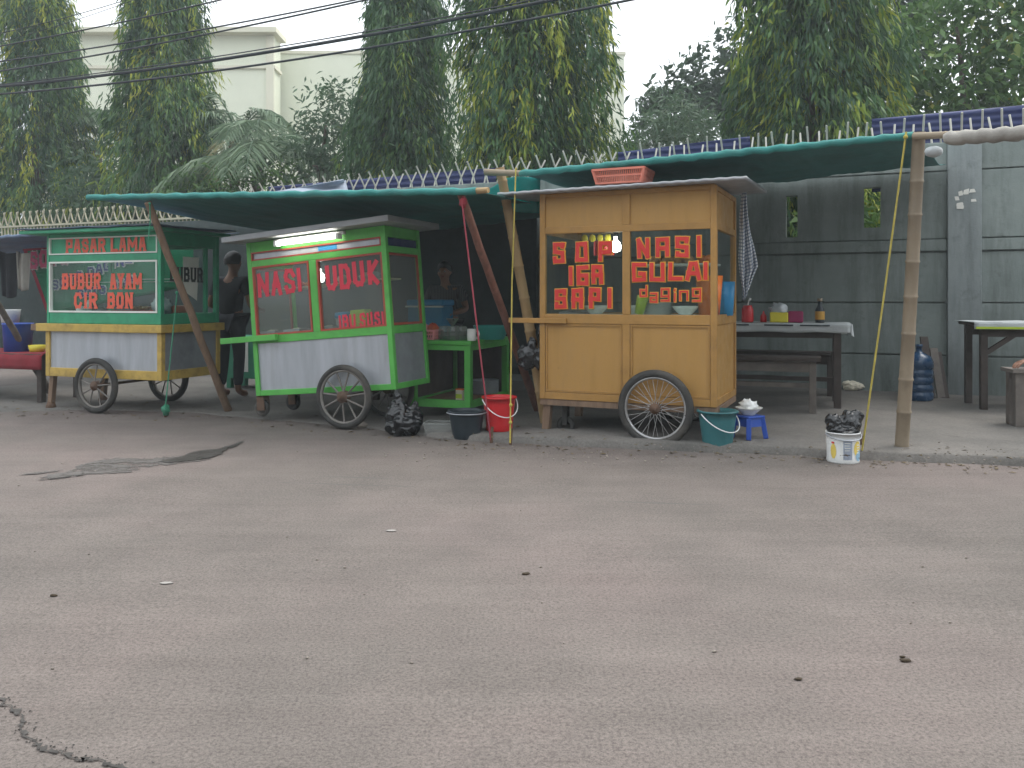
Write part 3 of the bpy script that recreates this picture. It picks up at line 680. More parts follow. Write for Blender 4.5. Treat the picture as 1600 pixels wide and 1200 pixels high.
leafy_tree('spreading_tree', 'dark spreading tree standing far behind, in the sky gap', 'tree', X, 21,
  pxblobs(X, 21, [(1150,75,0,.55),(1185,110,0,.8),(1110,115,.3,.7),(1060,130,0,.55),(1010,145,0,.45),(1140,165,0,.9),(1080,185,0,.9),(1195,50,0,.5),(1190,190,0,.9),(1030,190,.4,.7)]),
  'dark_leaf', 32, (.16, .3), .45, 300, 5.5, (.5, .2), .1)
X = W(1045, HY, 17.5).x
leafy_tree('feathery_tree', 'soft feathery green tree low in the sky gap, in front of the dark one', 'tree', X, 17.5,
  pxblobs(X, 17.5, [(1050,180,0,.62),(1000,215,0,.5),(1090,215,0,.62),(1045,225,-.2,.6),(1120,235,0,.5),(975,240,0,.4)]),
  'soft_leaf', 33, (.16, .3), .13, 620, 3.6, (.55, .2), .45)
X = W(1400, HY, 17).x
leafy_tree('shade_tree', 'dark tree behind the bright broadleaf tree, at top right', 'tree', X, 17,
  pxblobs(X, 17, [(1400,20,0,.7),(1360,70,0,.7),(1440,-20,0,.8),(1395,120,0,.8),(1350,160,0,.7),(1420,70,.5,.7)]), 'dark_leaf', 34, (.15, .28), .45, 300, 6, (.4, .2), .15)
X = W(505, HY, 16).x
leafy_tree('small_leaf_tree', 'bushy small leaved tree between the palm and the dark mast tree', 'tree', X, 16,
  pxblobs(X, 16, [(535,150,0,.4),(505,180,0,.45),(545,185,0,.5),(482,225,0,.45),(520,220,0,.65),(560,210,.3,.5),(500,265,0,.65),(555,265,0,.6),(450,262,0,.5)]),
  'soft_leaf', 35, (.1, .2), .3, 420, 4.4, (.5, .22), .3, yellow=.03)
X = W(150, HY, 17.8).x
leafy_tree('shrub', 'bushy green shrub between the two mast trees at left', 'shrub', X, 17.8,
  pxblobs(X, 17.8, [(150,262,0,.55),(180,292,0,.6),(130,305,0,.6),(165,322,-.2,.6),(215,330,0,.6)]), 'soft_leaf', 36, (.1, .2), .35, 380, 2.6, (.5, .2), .3)
X = W(390, HY, 15.6).x
leafy_tree('shrub', 'green shrub under the palm above the left canopy', 'shrub', X, 15.6,
  pxblobs(X, 15.6, [(350,285,0,.5),(400,292,0,.55),(440,296,0,.5),(300,290,.3,.5),(380,312,-.3,.6)]), 'broad_leaf', 37, (.1, .2), .3, 380, 2.6, (.4, .2), .3)
q = WM @ Vector((-1.7, 1.0, 0))
leafy_tree('shrub', 'leafy plant growing behind the slots of the grey wall', 'shrub', q.x, q.y, [(-.35,0,1.9,.5),(.45,-.15,2.0,.5),(-.9,.1,2.0,.5),(1.0,-.3,1.9,.5),(0,0,1.3,.6)], 'broad_leaf', 38, (.12, .22), .3, 420, 2.0, (.6, .2), .3, tr=.04)
q = WM @ Vector((-8.5, 1.6, 0))
leafy_tree('shrub', 'dark shrub behind the wall between the two middle mast trees', 'shrub', q.x, q.y, [(-1.2,0,2.1,.7),(0,0,2.2,.7),(1.2,-.5,2.3,.7),(2.3,-1,2.3,.7),(3.4,-1.4,2.3,.6)], 'dark_leaf', 39, (.12, .24), .3, 380, 2.2, (.5, .2), .3, tr=.06)
def palm(label, px, Z, crown_y, fronds, seed):
    rng = np.random.default_rng(seed); c = W(px, crown_y, Z); t = thing('palm_tree', label, 'palm tree', (c.x, Z, 0))
    mb = MB(); mb.tube([(.1*math.sin(i*.5), 0, c.z*i/10) for i in range(11)], [.16-.006*i+.01*(i % 2) for i in range(11)], 10); mb.build('trunk', 'bark', t)
    mbr = MB(); 
    for i in range(fronds):
        phi = rng.uniform(0, 2*PI); el = rng.uniform(.1, 1.35); L = rng.uniform(2.0, 2.9); n = 46
        Ps, Ds, Us, pts = [], [], [], []
        for k in range(n):
            s = k/(n-1); r = L*s*math.cos(el)*(1-.12*s); z = c.z + L*s*math.sin(el) - L*.75*s**2.1
            pts.append((math.cos(phi)*r, math.sin(phi)*r, z))
        a = np.array(pts); tan = np.gradient(a, axis=0); tan /= np.linalg.norm(tan, axis=1, keepdims=True)
        side = np.cross(tan, np.array([0, 0, 1.0])); side /= np.linalg.norm(side, axis=1, keepdims=True)
        P2 = np.concatenate([a[5:], a[5:]]); sg = np.concatenate([np.ones(n-5), -np.ones(n-5)])[:, None]
        t2 = np.concatenate([tan[5:]]*2); s2 = np.concatenate([side[5:]]*2)
        D2 = s2*sg + t2*.75 + np.array([0, 0, -.35]) + rng.normal(size=P2.shape)*.08
        ss = np.concatenate([np.linspace(.1, 1, n-5)]*2); ln = .62*np.sin(np.clip(ss*.9+.12, 0, 1)*PI)**.6 + .08
        old = el < .15 and rng.random() < .5
        o = leaf_mesh('frond', P2, D2, ln, np.full(len(P2), .035), np.clip(rng.normal(.95 if old else .4, .12, len(P2)), 0, 1), 'palm_leaf', t, .25)
        mbr = MB(); mbr.tube([tuple(x) for x in a[::5]], [.016*(1-.8*j/9)+.003 for j in range(len(a[::5]))], 5); mbr.build('midrib', 'palm_leaf', o)
palm('feathery palm with long arching fronds beside the second mast tree', 372, 17.6, 215, 17, 41)
palm('low palm with drooping fronds above the left canopy', 410, 16.4, 262, 12, 42)
palm('palm frond clump half hidden between the two left mast trees', 158, 20.0, 225, 11, 43)

# ------------------------------------------------------------------ overhead wires
def cable(label, p0, p1, r, mid=0.0, Zc=7.6):
    """runs with the street, sagging; pinned through two photo points"""
    def at(px, py):
        tn = (px-800)/F; Z = Zc/(1+.40*tn); return W(px, py, Z)
    a, b = at(*p0), at(*p1); a2 = a + (a-b)*1.0; b2 = b + (b-a)*1.2; L = (b2-a2).length
    mb = MB(); pts = []
    for i in range(41):
        s = i/40; p = a2.lerp(b2, s); sa = 1/3.2; sb = 2/3.2
        sag = mid*((s-sa)*(s-sb))*14
        pts.append((p.x, p.y, p.z + sag))
    mb.tube(pts, r, 6); o = mb.build('overhead_wire', 'cable'); tag(o, label, 'wire', 'wires strung over the street at upper left')
cable('topmost of the four main black wires, leaving the frame first', (0, 72), (344, 0), .0085, .05)
cable('second black wire down from the top, paired with a close one below', (0, 96), (500, 11), .0085, .09)
cable('third black wire down, close beneath its pair', (0, 111), (500, 16), .0095, .09)
cable('thick black cable, the heaviest of the overhead wires', (0, 135), (500, 68), .017, .10)
cable('thin wire riding just above the thick black cable', (0, 132), (500, 62), .006, .09)
cable('lowest black wire of the overhead bundle', (0, 147), (500, 87), .0115, .10)
cable('faint thin wire at top left above the others', (0, 52), (187, 3), .0045, .05)
cable('faintest thin wire at top left, just below its twin', (0, 66), (187, 8), .0035, .05)

# ------------------------------------------------------------------ food carts
def wheel(parent, x, y, z, r, tr, spokes, srad, rimm='steel', name='wheel', hub=.035, cross=False):
    mb = MB(); mb.torus(r-tr, tr, 56, 10, (x, y, z), .95); w = mb.build(name, 'rubber', parent)
    mb = MB(); ri = r-2*tr+.004
    prof = [(ri+.006, -.014), (ri-.008, -.016), (ri-.014, 0), (ri-.008, .016), (ri+.006, .014)]
    mb.lathe(prof, 56, (x, y, z), 'y'); mb.build('rim', rimm, w, solid=.002)
    mb = MB(); mb.lathe([(0, -.045), (hub*.45, -.045), (hub*.5, -.03), (hub, -.028), (hub, -.018), (hub*.7, -.012), (hub*.7, .012), (hub, .018), (hub, .028), (0, .03)], 18, (x, y, z), 'y'); mb.build('hub', 'rust', w)
    mb = MB()
    for k in range(spokes):
        a = 2*PI*k/spokes + .1; off = (.55 if k % 2 else -.55) if cross else 0; ys = .02 if k % 2 else -.02
        a0 = a + off
        mb.tube([(x+hub*.8*math.cos(a0), y+ys, z+hub*.8*math.sin(a0)), (x+ri*math.cos(a), y, z+ri*math.sin(a))], srad, 6)
    mb.build('spokes', rimm, w); return w
def rect_frame(mb, x0, x1, z0, z1, y0, y1, t):
    mb.box(x0, x1, y0, y1, z1-t, z1); mb.box(x0, x1, y0, y1, z0, z0+t); mb.box(x0, x0+t, y0, y1, z0+t, z1-t); mb.box(x1-t, x1, y0, y1, z0+t, z1-t)
def lrow(txt, x0, x1, z0, z1, gap=.18, rise=0, alt={}, widths={}):
    ws = [widths.get(c, .45 if c in 'Ii' else (.5 if c == ' ' else 1)) for c in txt]; u = (x1-x0)/(sum(ws)+gap*(len(txt)-1)); x = x0; out = []
    for c, w in zip(txt, ws):
        if c != ' ': out.append((alt.get(c, c), x, z0 + rise*(x-x0), w*u, z1-z0))
        x += (w+gap)*u
    return out
def outlined(parent, items, sw, edge, y, m_in, m_out, wob=0, seed=0):
    e = [(g, x-edge, z-edge, w+2*edge, h+2*edge) for g, x, z, w, h in items]
    o = letters(e, sw+2*edge, y+.0, 0, wob, seed).build('lettering', m_out, parent)
    letters(items, sw, y-.012, 0, wob, seed).build('lettering', m_in, parent)
# ---- tan cart (soup) -------------------------------------------------------------
MT = frame((.2156, 6.513, 0), 24); wT, dT = 1.368, .88; zb, ztp = .30, 1.90
tanc = thing('food_cart', 'tan wooden food cart with SOP IGA SAPI and NASI GULAI lettering', 'food cart', M=MT, group='food carts along the street')
def t_(px, py, y=0): return plane_px(MT, px, py, y)
zs = t_(980, 491.5).z; zc0 = t_(980, 507).z; zw1 = t_(980, 361.5).z; zu0 = t_(980, 351).z
xd0, xd1 = t_(972, 430).x, t_(984, 430).x
mb = MB(); pw = .045
for (x0, x1) in ((0, pw), (wT-pw, wT)):
    for (y0, y1) in ((0, pw), (dT-pw, dT)): mb.box(x0, x1, y0, y1, zb, ztp)
for (z0, z1) in ((zb, zb+.055), (zc0, zs), (zw1, zu0), (ztp-.035, ztp)):
    mb.box(pw, wT-pw, .003, pw-.004, z0, z1)
    if z0 < 1.2: mb.box(pw, wT-pw, dT-pw+.004, dT-.003, z0, z1)
    for x0 in (.003, wT-pw+.003): mb.box(x0, x0+pw-.006, pw, dT-pw, z0, z1)
for (z0, z1) in ((zb+.055, zc0), (zs, zw1), (zu0, ztp-.035)): mb.box(xd0, xd1, .002, pw-.004, z0, z1)
mb.build('frame', 'ochre_paint', tanc, bevel=.004)
mb = MB(); mb.box(pw, xd0, .016, .026, zb+.055, zc0); mb.build('panel', 'ochre_panel', tanc)
mb = MB(); mb.box(xd1, wT-pw, .016, .026, zb+.055, zc0); mb.build('panel', 'ochre_panel', tanc)
mb = MB(); mb.box(pw, xd0, .016, .026, zu0, ztp-.035); mb.build('panel', 'ochre_panel', tanc)
mb = MB(); mb.box(xd1, wT-pw, .016, .026, zu0, ztp-.035); mb.build('panel', 'ochre_panel', tanc)
for x in (.014, wT-.026):
    mb = MB(); mb.box(x, x+.01, pw, dT-pw, zb+.055, zc0); mb.build('side_panel', 'ochre_panel', tanc)
    mb = MB(); mb.box(x, x+.01, pw, dT-pw, zu0, ztp-.035); mb.build('side_panel', 'ochre_panel', tanc)
mb = MB(); mb.box(pw, wT-pw, dT-.03, dT-.02, zb+.055, zc0); mb.build('back_panel', 'ochre_panel', tanc)
# beading round the lower panels and the narrow upper battens
mb = MB()
rect_frame(mb, pw+.004, xd0-.004, zb+.06, zc0-.004, .006, .0155, .012); rect_frame(mb, xd1+.004, wT-pw-.004, zb+.06, zc0-.004, .006, .0155, .012)
mb.build('beading', 'orange_paint' if False else 'ochre_paint', tanc)
for nm, (x0, x1) in (('window', (pw, xd0)), ('window', (xd1, wT-pw))):
    mb = MB(); mb.box(x0, x1, .022, .026, zs, zw1); mb.build(nm, 'cart_glass', tanc)
for x in (.02, wT-.024):
    mb = MB(); mb.box(x, x+.004, pw, dT-pw, zs, zw1); mb.build('side_window', 'cart_glass', tanc)
mb = MB(); mb.box(pw, wT-pw, pw, dT-pw, zs-.03, zs-.012); mb.build('counter', 'white_plastic', tanc)
mb = MB(); mb.box(pw, wT-pw, pw, dT-pw, zb+.01, zb+.025); mb.build('floor_board', 'dark_wood', tanc)
mb = MB(); zsh = t_(1050, 413, .3).z; mb.box(xd1-.05, wT-pw, .16, .42, zsh-.016, zsh); mb.build('shelf', 'white_plastic', tanc, bevel=.003)
# corrugated-edged flat roof
a, b = t_(777, 303, -.13), t_(1166, 277, -.13)
mb = MB(); nx = 120
def roof(u, v):
    x = a.x + (b.x-a.x)*u; y = -.13 + (dT+.25)*v; return (x, y, a.z + (b.z-a.z)*u + .03*v + (.002*math.sin(u*120)) + .003*noise.noise((u*5, v*3, 1)))
mb.grid(roof, nx, 10); mb.build('roof', 'roof_zinc', tanc, solid=.02)
mb = MB(); mb.box(.02, wT-.02, .02, dT-.02, ztp, ztp+.012); mb.build('ceiling', 'ochre_panel', tanc)
# push handles, legs, axle, wheels
for y in (-.028, dT+.004):
    mb = MB(); x0, x1 = t_(794, 500, -.03).x, t_(884, 500, -.03).x; z = t_(840, 501, -.03).z
    mb.box(x0, x1, y, y+.026, z-.02, z+.02); mb.build('push_handle', 'ochre_paint', tanc, bevel=.004)
mb = MB(); mb.box(.0, wT, .01, dT-.01, zb-.05, zb-.002); mb.build('chassis', 'wood', tanc, bevel=.004)
for y in (.03, dT-.09):
    mb = MB(); mb.bar((.05, y+.03, zb-.04), (.03, y+.03, .01), .06, .06, (0, 1, 0)); mb.build('leg', 'wood', tanc, bevel=.004)
cw = t_(1024, 639, -.06)
wheel(tanc, cw.x, -.06, .282, .282, .03, 32, .0022, cross=True, hub=.04); wheel(tanc, cw.x, dT+.06, .282, .282, .03, 32, .0022, cross=True, hub=.04)
mb = MB(); mb.tube([(cw.x, -.07, .282), (cw.x, dT+.07, .282)], .014, 10); mb.build('axle', 'rust', tanc)
mb = MB(); c_ = t_(884, 652, .12); mb.torus(.055, .02, 20, 8, (c_.x, .12, .085)); mb.box(c_.x-.02, c_.x+.02, .09, .15, .09, .26); mb.build('castor', 'rubber', tanc)
# lettering
IT = text_px(MT, [('Sr' if 0 else 'S',865,379,883,411),('O',900,378,919,409),('P',936,377,957,408),('I',888,416,897,446),('6',902,415,920,446),('A',925,414,943,444),('S',868,452,886,482),('A',894,451,912,482),('P',921,450,939,482),('I',948,450,959,481)], .02)
outlined(tanc, IT, .031, .0065, .019, 'red_vinyl', 'yellow_vinyl', .003, 1)
IT = text_px(MT, [('N',996,372,1015,404),('A',1025,371,1046,402),('S',1056,370,1077,402),('I',1087,369,1097,402),('G',988,411,1010,440),('U',1016,411,1039,440),('L',1045,410,1067,438),('Ar',1071,409,1096,438),('I',1098,409,1108,438),
  ('d',1000,446,1012,464),('a',1016,449,1028,473),('g',1033,444,1047,465),('i',1052,448,1058,472),('n',1062,446,1076,470),('g',1082,444,1096,465)], .02)
sm = [i for i in IT if i[0] in 'dagin']; bg_ = [i for i in IT if i[0] not in 'dagin']
outlined(tanc, bg_, .029, .0065, .019, 'red_vinyl', 'yellow_vinyl', .003, 2); outlined(tanc, sm, .0125, .005, .019, 'red_vinyl', 'yellow_vinyl', .001, 3)

# ---- lime green cart, leaning on its castor ----------------------------------------
ML = frame((-2.241, 7.283, .227), 22, 4.7); wL, dL = 1.405, .60
lime = thing('food_cart', 'lime green food cart with NASI UDUK lettering, tilted to one side', 'food cart', M=ML, group='food carts along the street')
def l_(px, py, y=0): return plane_px(ML, px, py, y)
H = 1.345
zs = (l_(445, 520).z + l_(553, 514).z)/2; zw1 = (l_(435, 411).z + l_(545, 403).z)/2; zp1 = (l_(420, 534).z + l_(607, 524).z)/2; zp0 = (l_(420, 607).z + l_(607, 603).z)/2
zt0 = (l_(386, 406).z + l_(596, 385).z)/2; zt1 = (l_(384, 395).z + l_(596, 372).z)/2
xw = [l_(388, 465).x, l_(485, 465).x, l_(497, 460).x, l_(601, 455).x]
xw = [.052, xw[1], xw[2], wL-.052]
mb = MB(); pw = .045
for (x0, x1) in ((0, pw), (wL-pw, wL)):
    for (y0, y1) in ((0, pw), (dL-pw, dL)): mb.box(x0, x1, y0, y1, 0, H)
for (z0, z1) in ((0, zp0), (zp1, zs-.004), (zw1+.004, zt0-.004), (zt1+.004, H)):
    mb.box(pw, wL-pw, .003, pw-.004, z0, z1)
    if z0 < .6 or z1 == H: mb.box(pw, wL-pw, dL-pw+.004, dL-.003, z0, z1)
    for x0 in (.003, wL-pw+.003): mb.box(x0, x0+pw-.006, pw, dL-pw, z0, z1)
mb.box(xw[1]+.004, xw[2]-.004, .002, pw-.004, zs-.004, zw1+.004)
mb.build('frame', 'green_paint', lime, bevel=.004)
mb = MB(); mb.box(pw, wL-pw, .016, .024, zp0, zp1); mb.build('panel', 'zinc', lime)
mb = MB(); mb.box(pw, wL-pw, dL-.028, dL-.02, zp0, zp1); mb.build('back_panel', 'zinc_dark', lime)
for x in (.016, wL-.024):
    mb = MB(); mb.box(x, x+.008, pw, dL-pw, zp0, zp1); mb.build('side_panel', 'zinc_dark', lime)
    mb = MB(); mb.box(x+.002, x+.006, pw, dL-pw, zs, zw1); w_ = mb.build('side_window', 'hazy_glass', lime)
    mb = MB(); yy = [pw, dL-pw]
    for (p, q, r, s) in ((pw, pw+.018, zs, zw1), (dL-pw-.018, dL-pw, zs, zw1), (pw+.018, dL-pw-.018, zs, zs+.018), (pw+.018, dL-pw-.018, zw1-.018, zw1)): mb.box(x-.004, x+.014, p, q, r, s)
    mb.build('window_frame', 'red_trim', w_)
    mb = MB(); mb.box(x, x+.006, pw, dL-pw, zt0, zt1); mb.build('side_strip', 'navy_sheet', lime)
for (x0, x1) in ((xw[0]-.007, xw[1]), (xw[2], xw[3]+.007)):
    mb = MB(); mb.box(x0+.004, x1-.004, .022, .026, zs, zw1); w_ = mb.build('window', 'hazy_glass', lime)
    mb = MB(); rect_frame(mb, x0, x1, zs-.004, zw1+.004, .001, .034, .016); mb.build('window_frame', 'red_trim', w_)
mb = MB(); mb.box(pw, wL-pw, .02, .026, zt0, zt1); st = mb.build('sign_strip', 'zinc', lime)
mb = MB(); rect_frame(mb, pw, wL-pw, zt0-.004, zt1+.004, .001, .03, .012); mb.build('strip_frame', 'red_trim', st)
a, b = l_(497, 386, .018), l_(526, 383, .018); mb = MB(); mb.box(a.x, b.x, .016, .0195, zt0+.014, zt1-.014); mb.build('sticker', 'sky_plastic', st)
mb = MB(); mb.box(pw, wL-pw, pw, dL-pw, zs-.03, zs-.016); mb.build('counter', 'zinc', lime)
zsh = (l_(450, 452, .1).z + l_(550, 438, .1).z)/2
mb = MB(); mb.box(pw, wL-pw, .08, .30, zsh-.014, zsh); mb.build('shelf', 'cream_shelf', lime, bevel=.003)
mb = MB(); mb.box(pw, wL-pw, pw, dL-pw, .01, .022); mb.build('floor_board', 'dark_wood', lime)
x0, x1 = l_(347, 380, -.16).x, l_(603, 350, -.16).x
mb = MB(); mb.box(x0, x1+.03, -.17, dL+.12, H+.005, H+.055); mb.build('roof', 'roof_zinc', lime, bevel=.006)
mb = MB(); mb.box(pw, wL-pw, pw, dL-pw, H-.02, H-.008); mb.build('ceiling', 'white_plastic', lime)
mb = MB(); x0, x1 = l_(346, 533, -.03).x, l_(432, 526, -.03).x; z = l_(390, 530, -.03).z; mb.box(x0, x1, -.05, -.003, z-.026, z+.026); mb.build('push_handle', 'green_paint', lime, bevel=.005)
mb = MB(); mb.box(x0, x1, dL+.003, dL+.05, z-.026, z+.026); mb.build('push_handle', 'green_paint', lime, bevel=.005)
# fluorescent tube under the roof edge
a, b = l_(434, 379, -.07), l_(526, 371, -.07)
zt = (a.z+b.z)/2; zt = min(zt, H-.03)
mb = MB(); mb.box(a.x-.05, b.x+.06, -.06, -.02, zt+.012, zt+.04); lh = mb.build('lamp_housing', 'white_plastic', lime, bevel=.004)
mb = MB(); mb.tube([(a.x, -.075, zt), (b.x, -.075, zt)], .0185, 14); mb.build('light_tube', 'tube_light', lh)
for xx in (a.x-.015, b.x+.015):
    mb = MB(); mb.box(xx-.014, xx+.014, -.095, -.03, zt-.022, zt+.022); mb.build('tube_holder', 'white_plastic', lh, bevel=.003)
# wheels
c1 = l_(537, 620, -.06)
wheel(lime, c1.x, -.06, c1.z, .267, .026, 11, .0085, 'dirty_rim', hub=.05); wheel(lime, c1.x, dL+.06, c1.z, .267, .026, 11, .0085, 'dirty_rim', hub=.05)
mb = MB(); mb.tube([(c1.x, -.07, c1.z), (c1.x, dL+.07, c1.z)], .014, 10); mb.build('axle', 'rust', lime)
c2 = l_(410, 637, .06)
for y in (.06, dL-.1):
    mb = MB(); mb.torus(.055, .022, 24, 8, (c2.x, y, c2.z)); mb.tube([(c2.x, y-.02, c2.z), (c2.x, y+.02, c2.z)], .04, 14); w_ = mb.build('castor', 'rubber', lime)
    mb = MB(); mb.box(c2.x-.025, c2.x+.05, y-.04, y-.03, c2.z-.02, -.002); mb.box(c2.x-.025, c2.x+.05, y+.03, y+.04, c2.z-.02, -.002); mb.build('castor_fork', 'rust', w_)
LT = {'A': 'Ap', 'S': 'Sr', 'U': 'Ur', 'I': 'I', 'O': 'Or', 'B': 'Br'}
a, b = l_(396, 441, .02), l_(466, 438, .02); zc = l_(430, 442, .02).z
letters(lrow('NASI', a.x+.045, b.x+.03, zc-.11, zc+.10, .16, .02, LT, {'I': .35}), .038, .019, 0, .006, 4).build('lettering', 'crimson_vinyl', lime)
a, b = l_(503, 432, .02), l_(592, 422, .02); zc = l_(548, 430, .02).z
letters(lrow('UDUK', a.x+.035, b.x, zc-.11, zc+.10, .24, .02, LT), .04, .019, 0, .006, 5).build('lettering', 'crimson_vinyl', lime)
a, b = l_(526, 503, .02), l_(606, 498, .02); zc = l_(566, 501, .02).z
letters(lrow('IBU SUSI', a.x+.02, b.x-.03, zc-.06, zc+.06, .22, .01, LT, {' ': .25}), .02, .019, 0, .003, 6).build('lettering', 'crimson_vinyl', lime)

# ---- jade green cart on a yellow and zinc base -------------------------------------
MJ = frame((-4.56, 8.131, 0), 20.5); wJ, dJ = 1.435, .80
jade = thing('food_cart', 'jade green food cart on a yellow framed zinc base, lettered BUBUR AYAM', 'food cart', M=MJ, group='food carts along the street')
def j_(px, py, y=0): return plane_px(MJ, px, py, y)
zb, zl0, zl1, ztop = .325, j_(160, 519).z, j_(160, 506.5).z, 1.70
mb = MB(); pw = .052
for x0 in (0, wJ-pw):
    for y0 in (0, dJ-pw): mb.box(x0, x0+pw, y0, y0+pw, zb, zl0)
for y0 in (.003, dJ-pw+.003): mb.box(pw, wJ-pw, y0, y0+pw-.006, zb, zb+.085)
for x0 in (.003, wJ-pw+.003): mb.box(x0, x0+pw-.006, pw, dJ-pw, zb, zb+.085)
mb.build('base_frame', 'yellow_paint', jade, bevel=.005)
mb = MB(); mb.box(-.09, wJ+.03, -.035, dJ+.03, zl0, zl1); mb.build('ledge', 'yellow_paint', jade, bevel=.006)
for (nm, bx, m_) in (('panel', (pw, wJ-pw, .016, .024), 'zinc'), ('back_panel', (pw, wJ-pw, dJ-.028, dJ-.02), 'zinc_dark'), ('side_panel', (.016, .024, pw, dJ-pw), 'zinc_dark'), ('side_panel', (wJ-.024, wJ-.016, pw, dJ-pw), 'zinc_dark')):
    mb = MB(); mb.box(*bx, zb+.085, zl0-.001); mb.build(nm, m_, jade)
zr = j_(160, 488.5).z; zw1 = j_(160, 407.5).z; zs0 = j_(160, 396.5).z; zs1 = j_(160, 369.5).z
xa, xb = .045, j_(245, 440).x
mb = MB()
for x0, x1 in ((.01, xa), (xb, wJ-.01)):
    mb.box(x0, x1, .005, .05, zl1+.001, ztop)
for x0 in (.01, wJ-.055): mb.box(x0, x0+.045, dJ-.05, dJ-.005, zl1+.001, ztop)
for (z0, z1) in ((zl1+.001, zr), (zw1, zs0), (zs1, ztop)):
    mb.box(xa, xb, .008, .047, z0, z1)
for (z0, z1) in ((zl1+.001, zl1+.10), (ztop-.12, ztop)):
    mb.box(.013, .05, .05, dJ-.05, z0, z1); mb.box(wJ-.05, wJ-.013, .05, dJ-.05, z0, z1); mb.box(.055, wJ-.055, dJ-.047, dJ-.008, z0, z1)
mb.box(wJ-.05, wJ-.013, .60, .635, zl1+.10, ztop-.12)
mb.build('frame', 'jade_paint', jade, bevel=.005)
mb = MB(); mb.box(xa, xb, .026, .030, zr, zw1); w_ = mb.build('window', 'cart_glass', jade)
mb = MB(); rect_frame(mb, xa, xb, zr, zw1, .000, .036, .016); mb.build('window_frame', 'white_trim', w_)
mb = MB(); mb.box(xa, xb, .02, .030, zs0, zs1); sb = mb.build('sign_board', 'jade_paint', jade)
mb = MB(); rect_frame(mb, xa, xb, zs0, zs1, .0, .034, .012); mb.build('sign_frame', 'white_trim', sb)
mb = MB(); mb.box(wJ-.03, wJ-.026, .05, .60, zl1+.10, ztop-.12); mb.build('side_window', 'cart_glass', jade)
mb = MB(); mb.box(.026, .03, .05, dJ-.05, zl1+.10, ztop-.12); mb.build('side_window', 'cart_glass', jade)
mb = MB(); mb.box(.05, wJ-.055, .05, dJ-.05, zl1+.002, zl1+.014); mb.build('counter', 'jade_dark', jade)
zsh = j_(170, 441, .4).z
mb = MB(); mb.box(.05, wJ-.055, .36, .372, zsh-.004, zsh+.004); mb.build('rail', 'white_plastic', jade)
mb = MB(); mb.box(.5*wJ, wJ-.055, .30, .31, zsh+.02, zsh+.028); mb.build('rail', 'white_plastic', jade)
mb = MB(); mb.box(-.17, wJ+.05, -.15, dJ+.1, ztop+.002, ztop+.035); mb.build('roof', 'jade_paint', jade, bevel=.006)
mb = MB(); mb.grid(lambda u, v: (-.22+u*(wJ+.30), -.17+v*(dJ+.3), ztop+.046+.02*v+.012*noise.noise((u*7, v*5, 3))+.03*max(0, noise.noise((u*2, v*2, 8)))), 30, 18); mb.build('roof_sheet', 'tarp_blue', jade, solid=.006)
mb = MB(); mb.box(.02, wJ-.02, .02, dJ-.02, ztop-.016, ztop-.004); mb.build('ceiling', 'jade_dark', jade)
x0 = j_(48, 508, -.03).x
for y in (-.032, dJ-.0):
    mb = MB(); mb.box(x0, -.091, y, y+.05, zl0+.005, zl1-.006); mb.build('push_handle', 'wood', jade, bevel=.005)
for y in (.05, dJ-.12):
    a = j_(81, 590, y); mb = MB(); mb.bar((.05, y, zb), (.015, y, .0), .05, .05, (0, 1, 0)); mb.build('leg', 'wood', jade, bevel=.004)
    mb = MB(); mb.lathe([(0, .07), (.03, .07), (.045, .03), (.05, 0), (0, 0)], 14, (.015, y, 0)); mb.build('leg_foot', 'rust', jade)
c1 = j_(150, 603, -.06)
wheel(jade, c1.x, -.06, .262, .262, .03, 9, .007, 'dirty_rim', hub=.045); wheel(jade, c1.x, dJ+.06, .262, .262, .03, 9, .007, 'dirty_rim', hub=.045)
mb = MB(); mb.tube([(c1.x, -.07, .262), (c1.x, dJ+.07, .262)], .014, 10); mb.build('axle', 'rust', jade)
def jrow(txt, l, t, r, b, sw, alt, widths={'M': 1.35, ' ': .4, 'I': .5}, y=.021, serif=.72, gap=.2, m='salmon_vinyl'):
    a, c = j_(l, (t+b)/2, y), j_(r, (t+b)/2, y); z1, z0 = j_((l+r)/2, t, y).z, j_((l+r)/2, b, y).z
    letters(lrow(txt, a.x, c.x, z0, z1, gap, 0, alt, widths), sw, y-.001, serif, .001, len(txt)).build('lettering', m, jade)
AJ = {'A': 'Ar', 'B': 'Br', 'R': 'Rr', 'U': 'Ur', 'C': 'Cr', 'O': 'Or', 'S': 'Sr'}
jrow('PASAR LAMA', 103, 372, 229, 394, .029, AJ, y=.018)
jrow('BUBUR', 97, 427, 158, 452, .031, AJ); jrow('AYAM', 172, 427, 222, 452, .030, AJ)
jrow('CIR', 116, 457, 152, 482, .032, AJ); jrow('BON', 168, 457, 208, 482, .032, AJ)
# paper sign on the side glass
a, b = side_px(MJ, 284, 412, wJ-.02), side_px(MJ, 304, 470, wJ-.02)
ya, yb = .30, .52; zz1 = ztop-.22; zz0 = zz1-.42
mb = MB(); mb.add([(wJ-.022, ya, zz0+.1), (wJ-.022, yb-.03, zz0), (wJ-.022, yb, zz1), (wJ-.022, ya, zz1)], [(0,1,2,3)]); pp = mb.build('paper_sign', 'paper', jade)
lt = letters(lrow('BUBUR', .13, .56, zz1-.24, zz1-.10, .2, 0, AJ), .026, 0, .7)
lt.v = [(wJ-.0195-v[1]*1.0, v[0], v[2]) for v in lt.v]; lt.build('lettering', 'black_ink', jade)

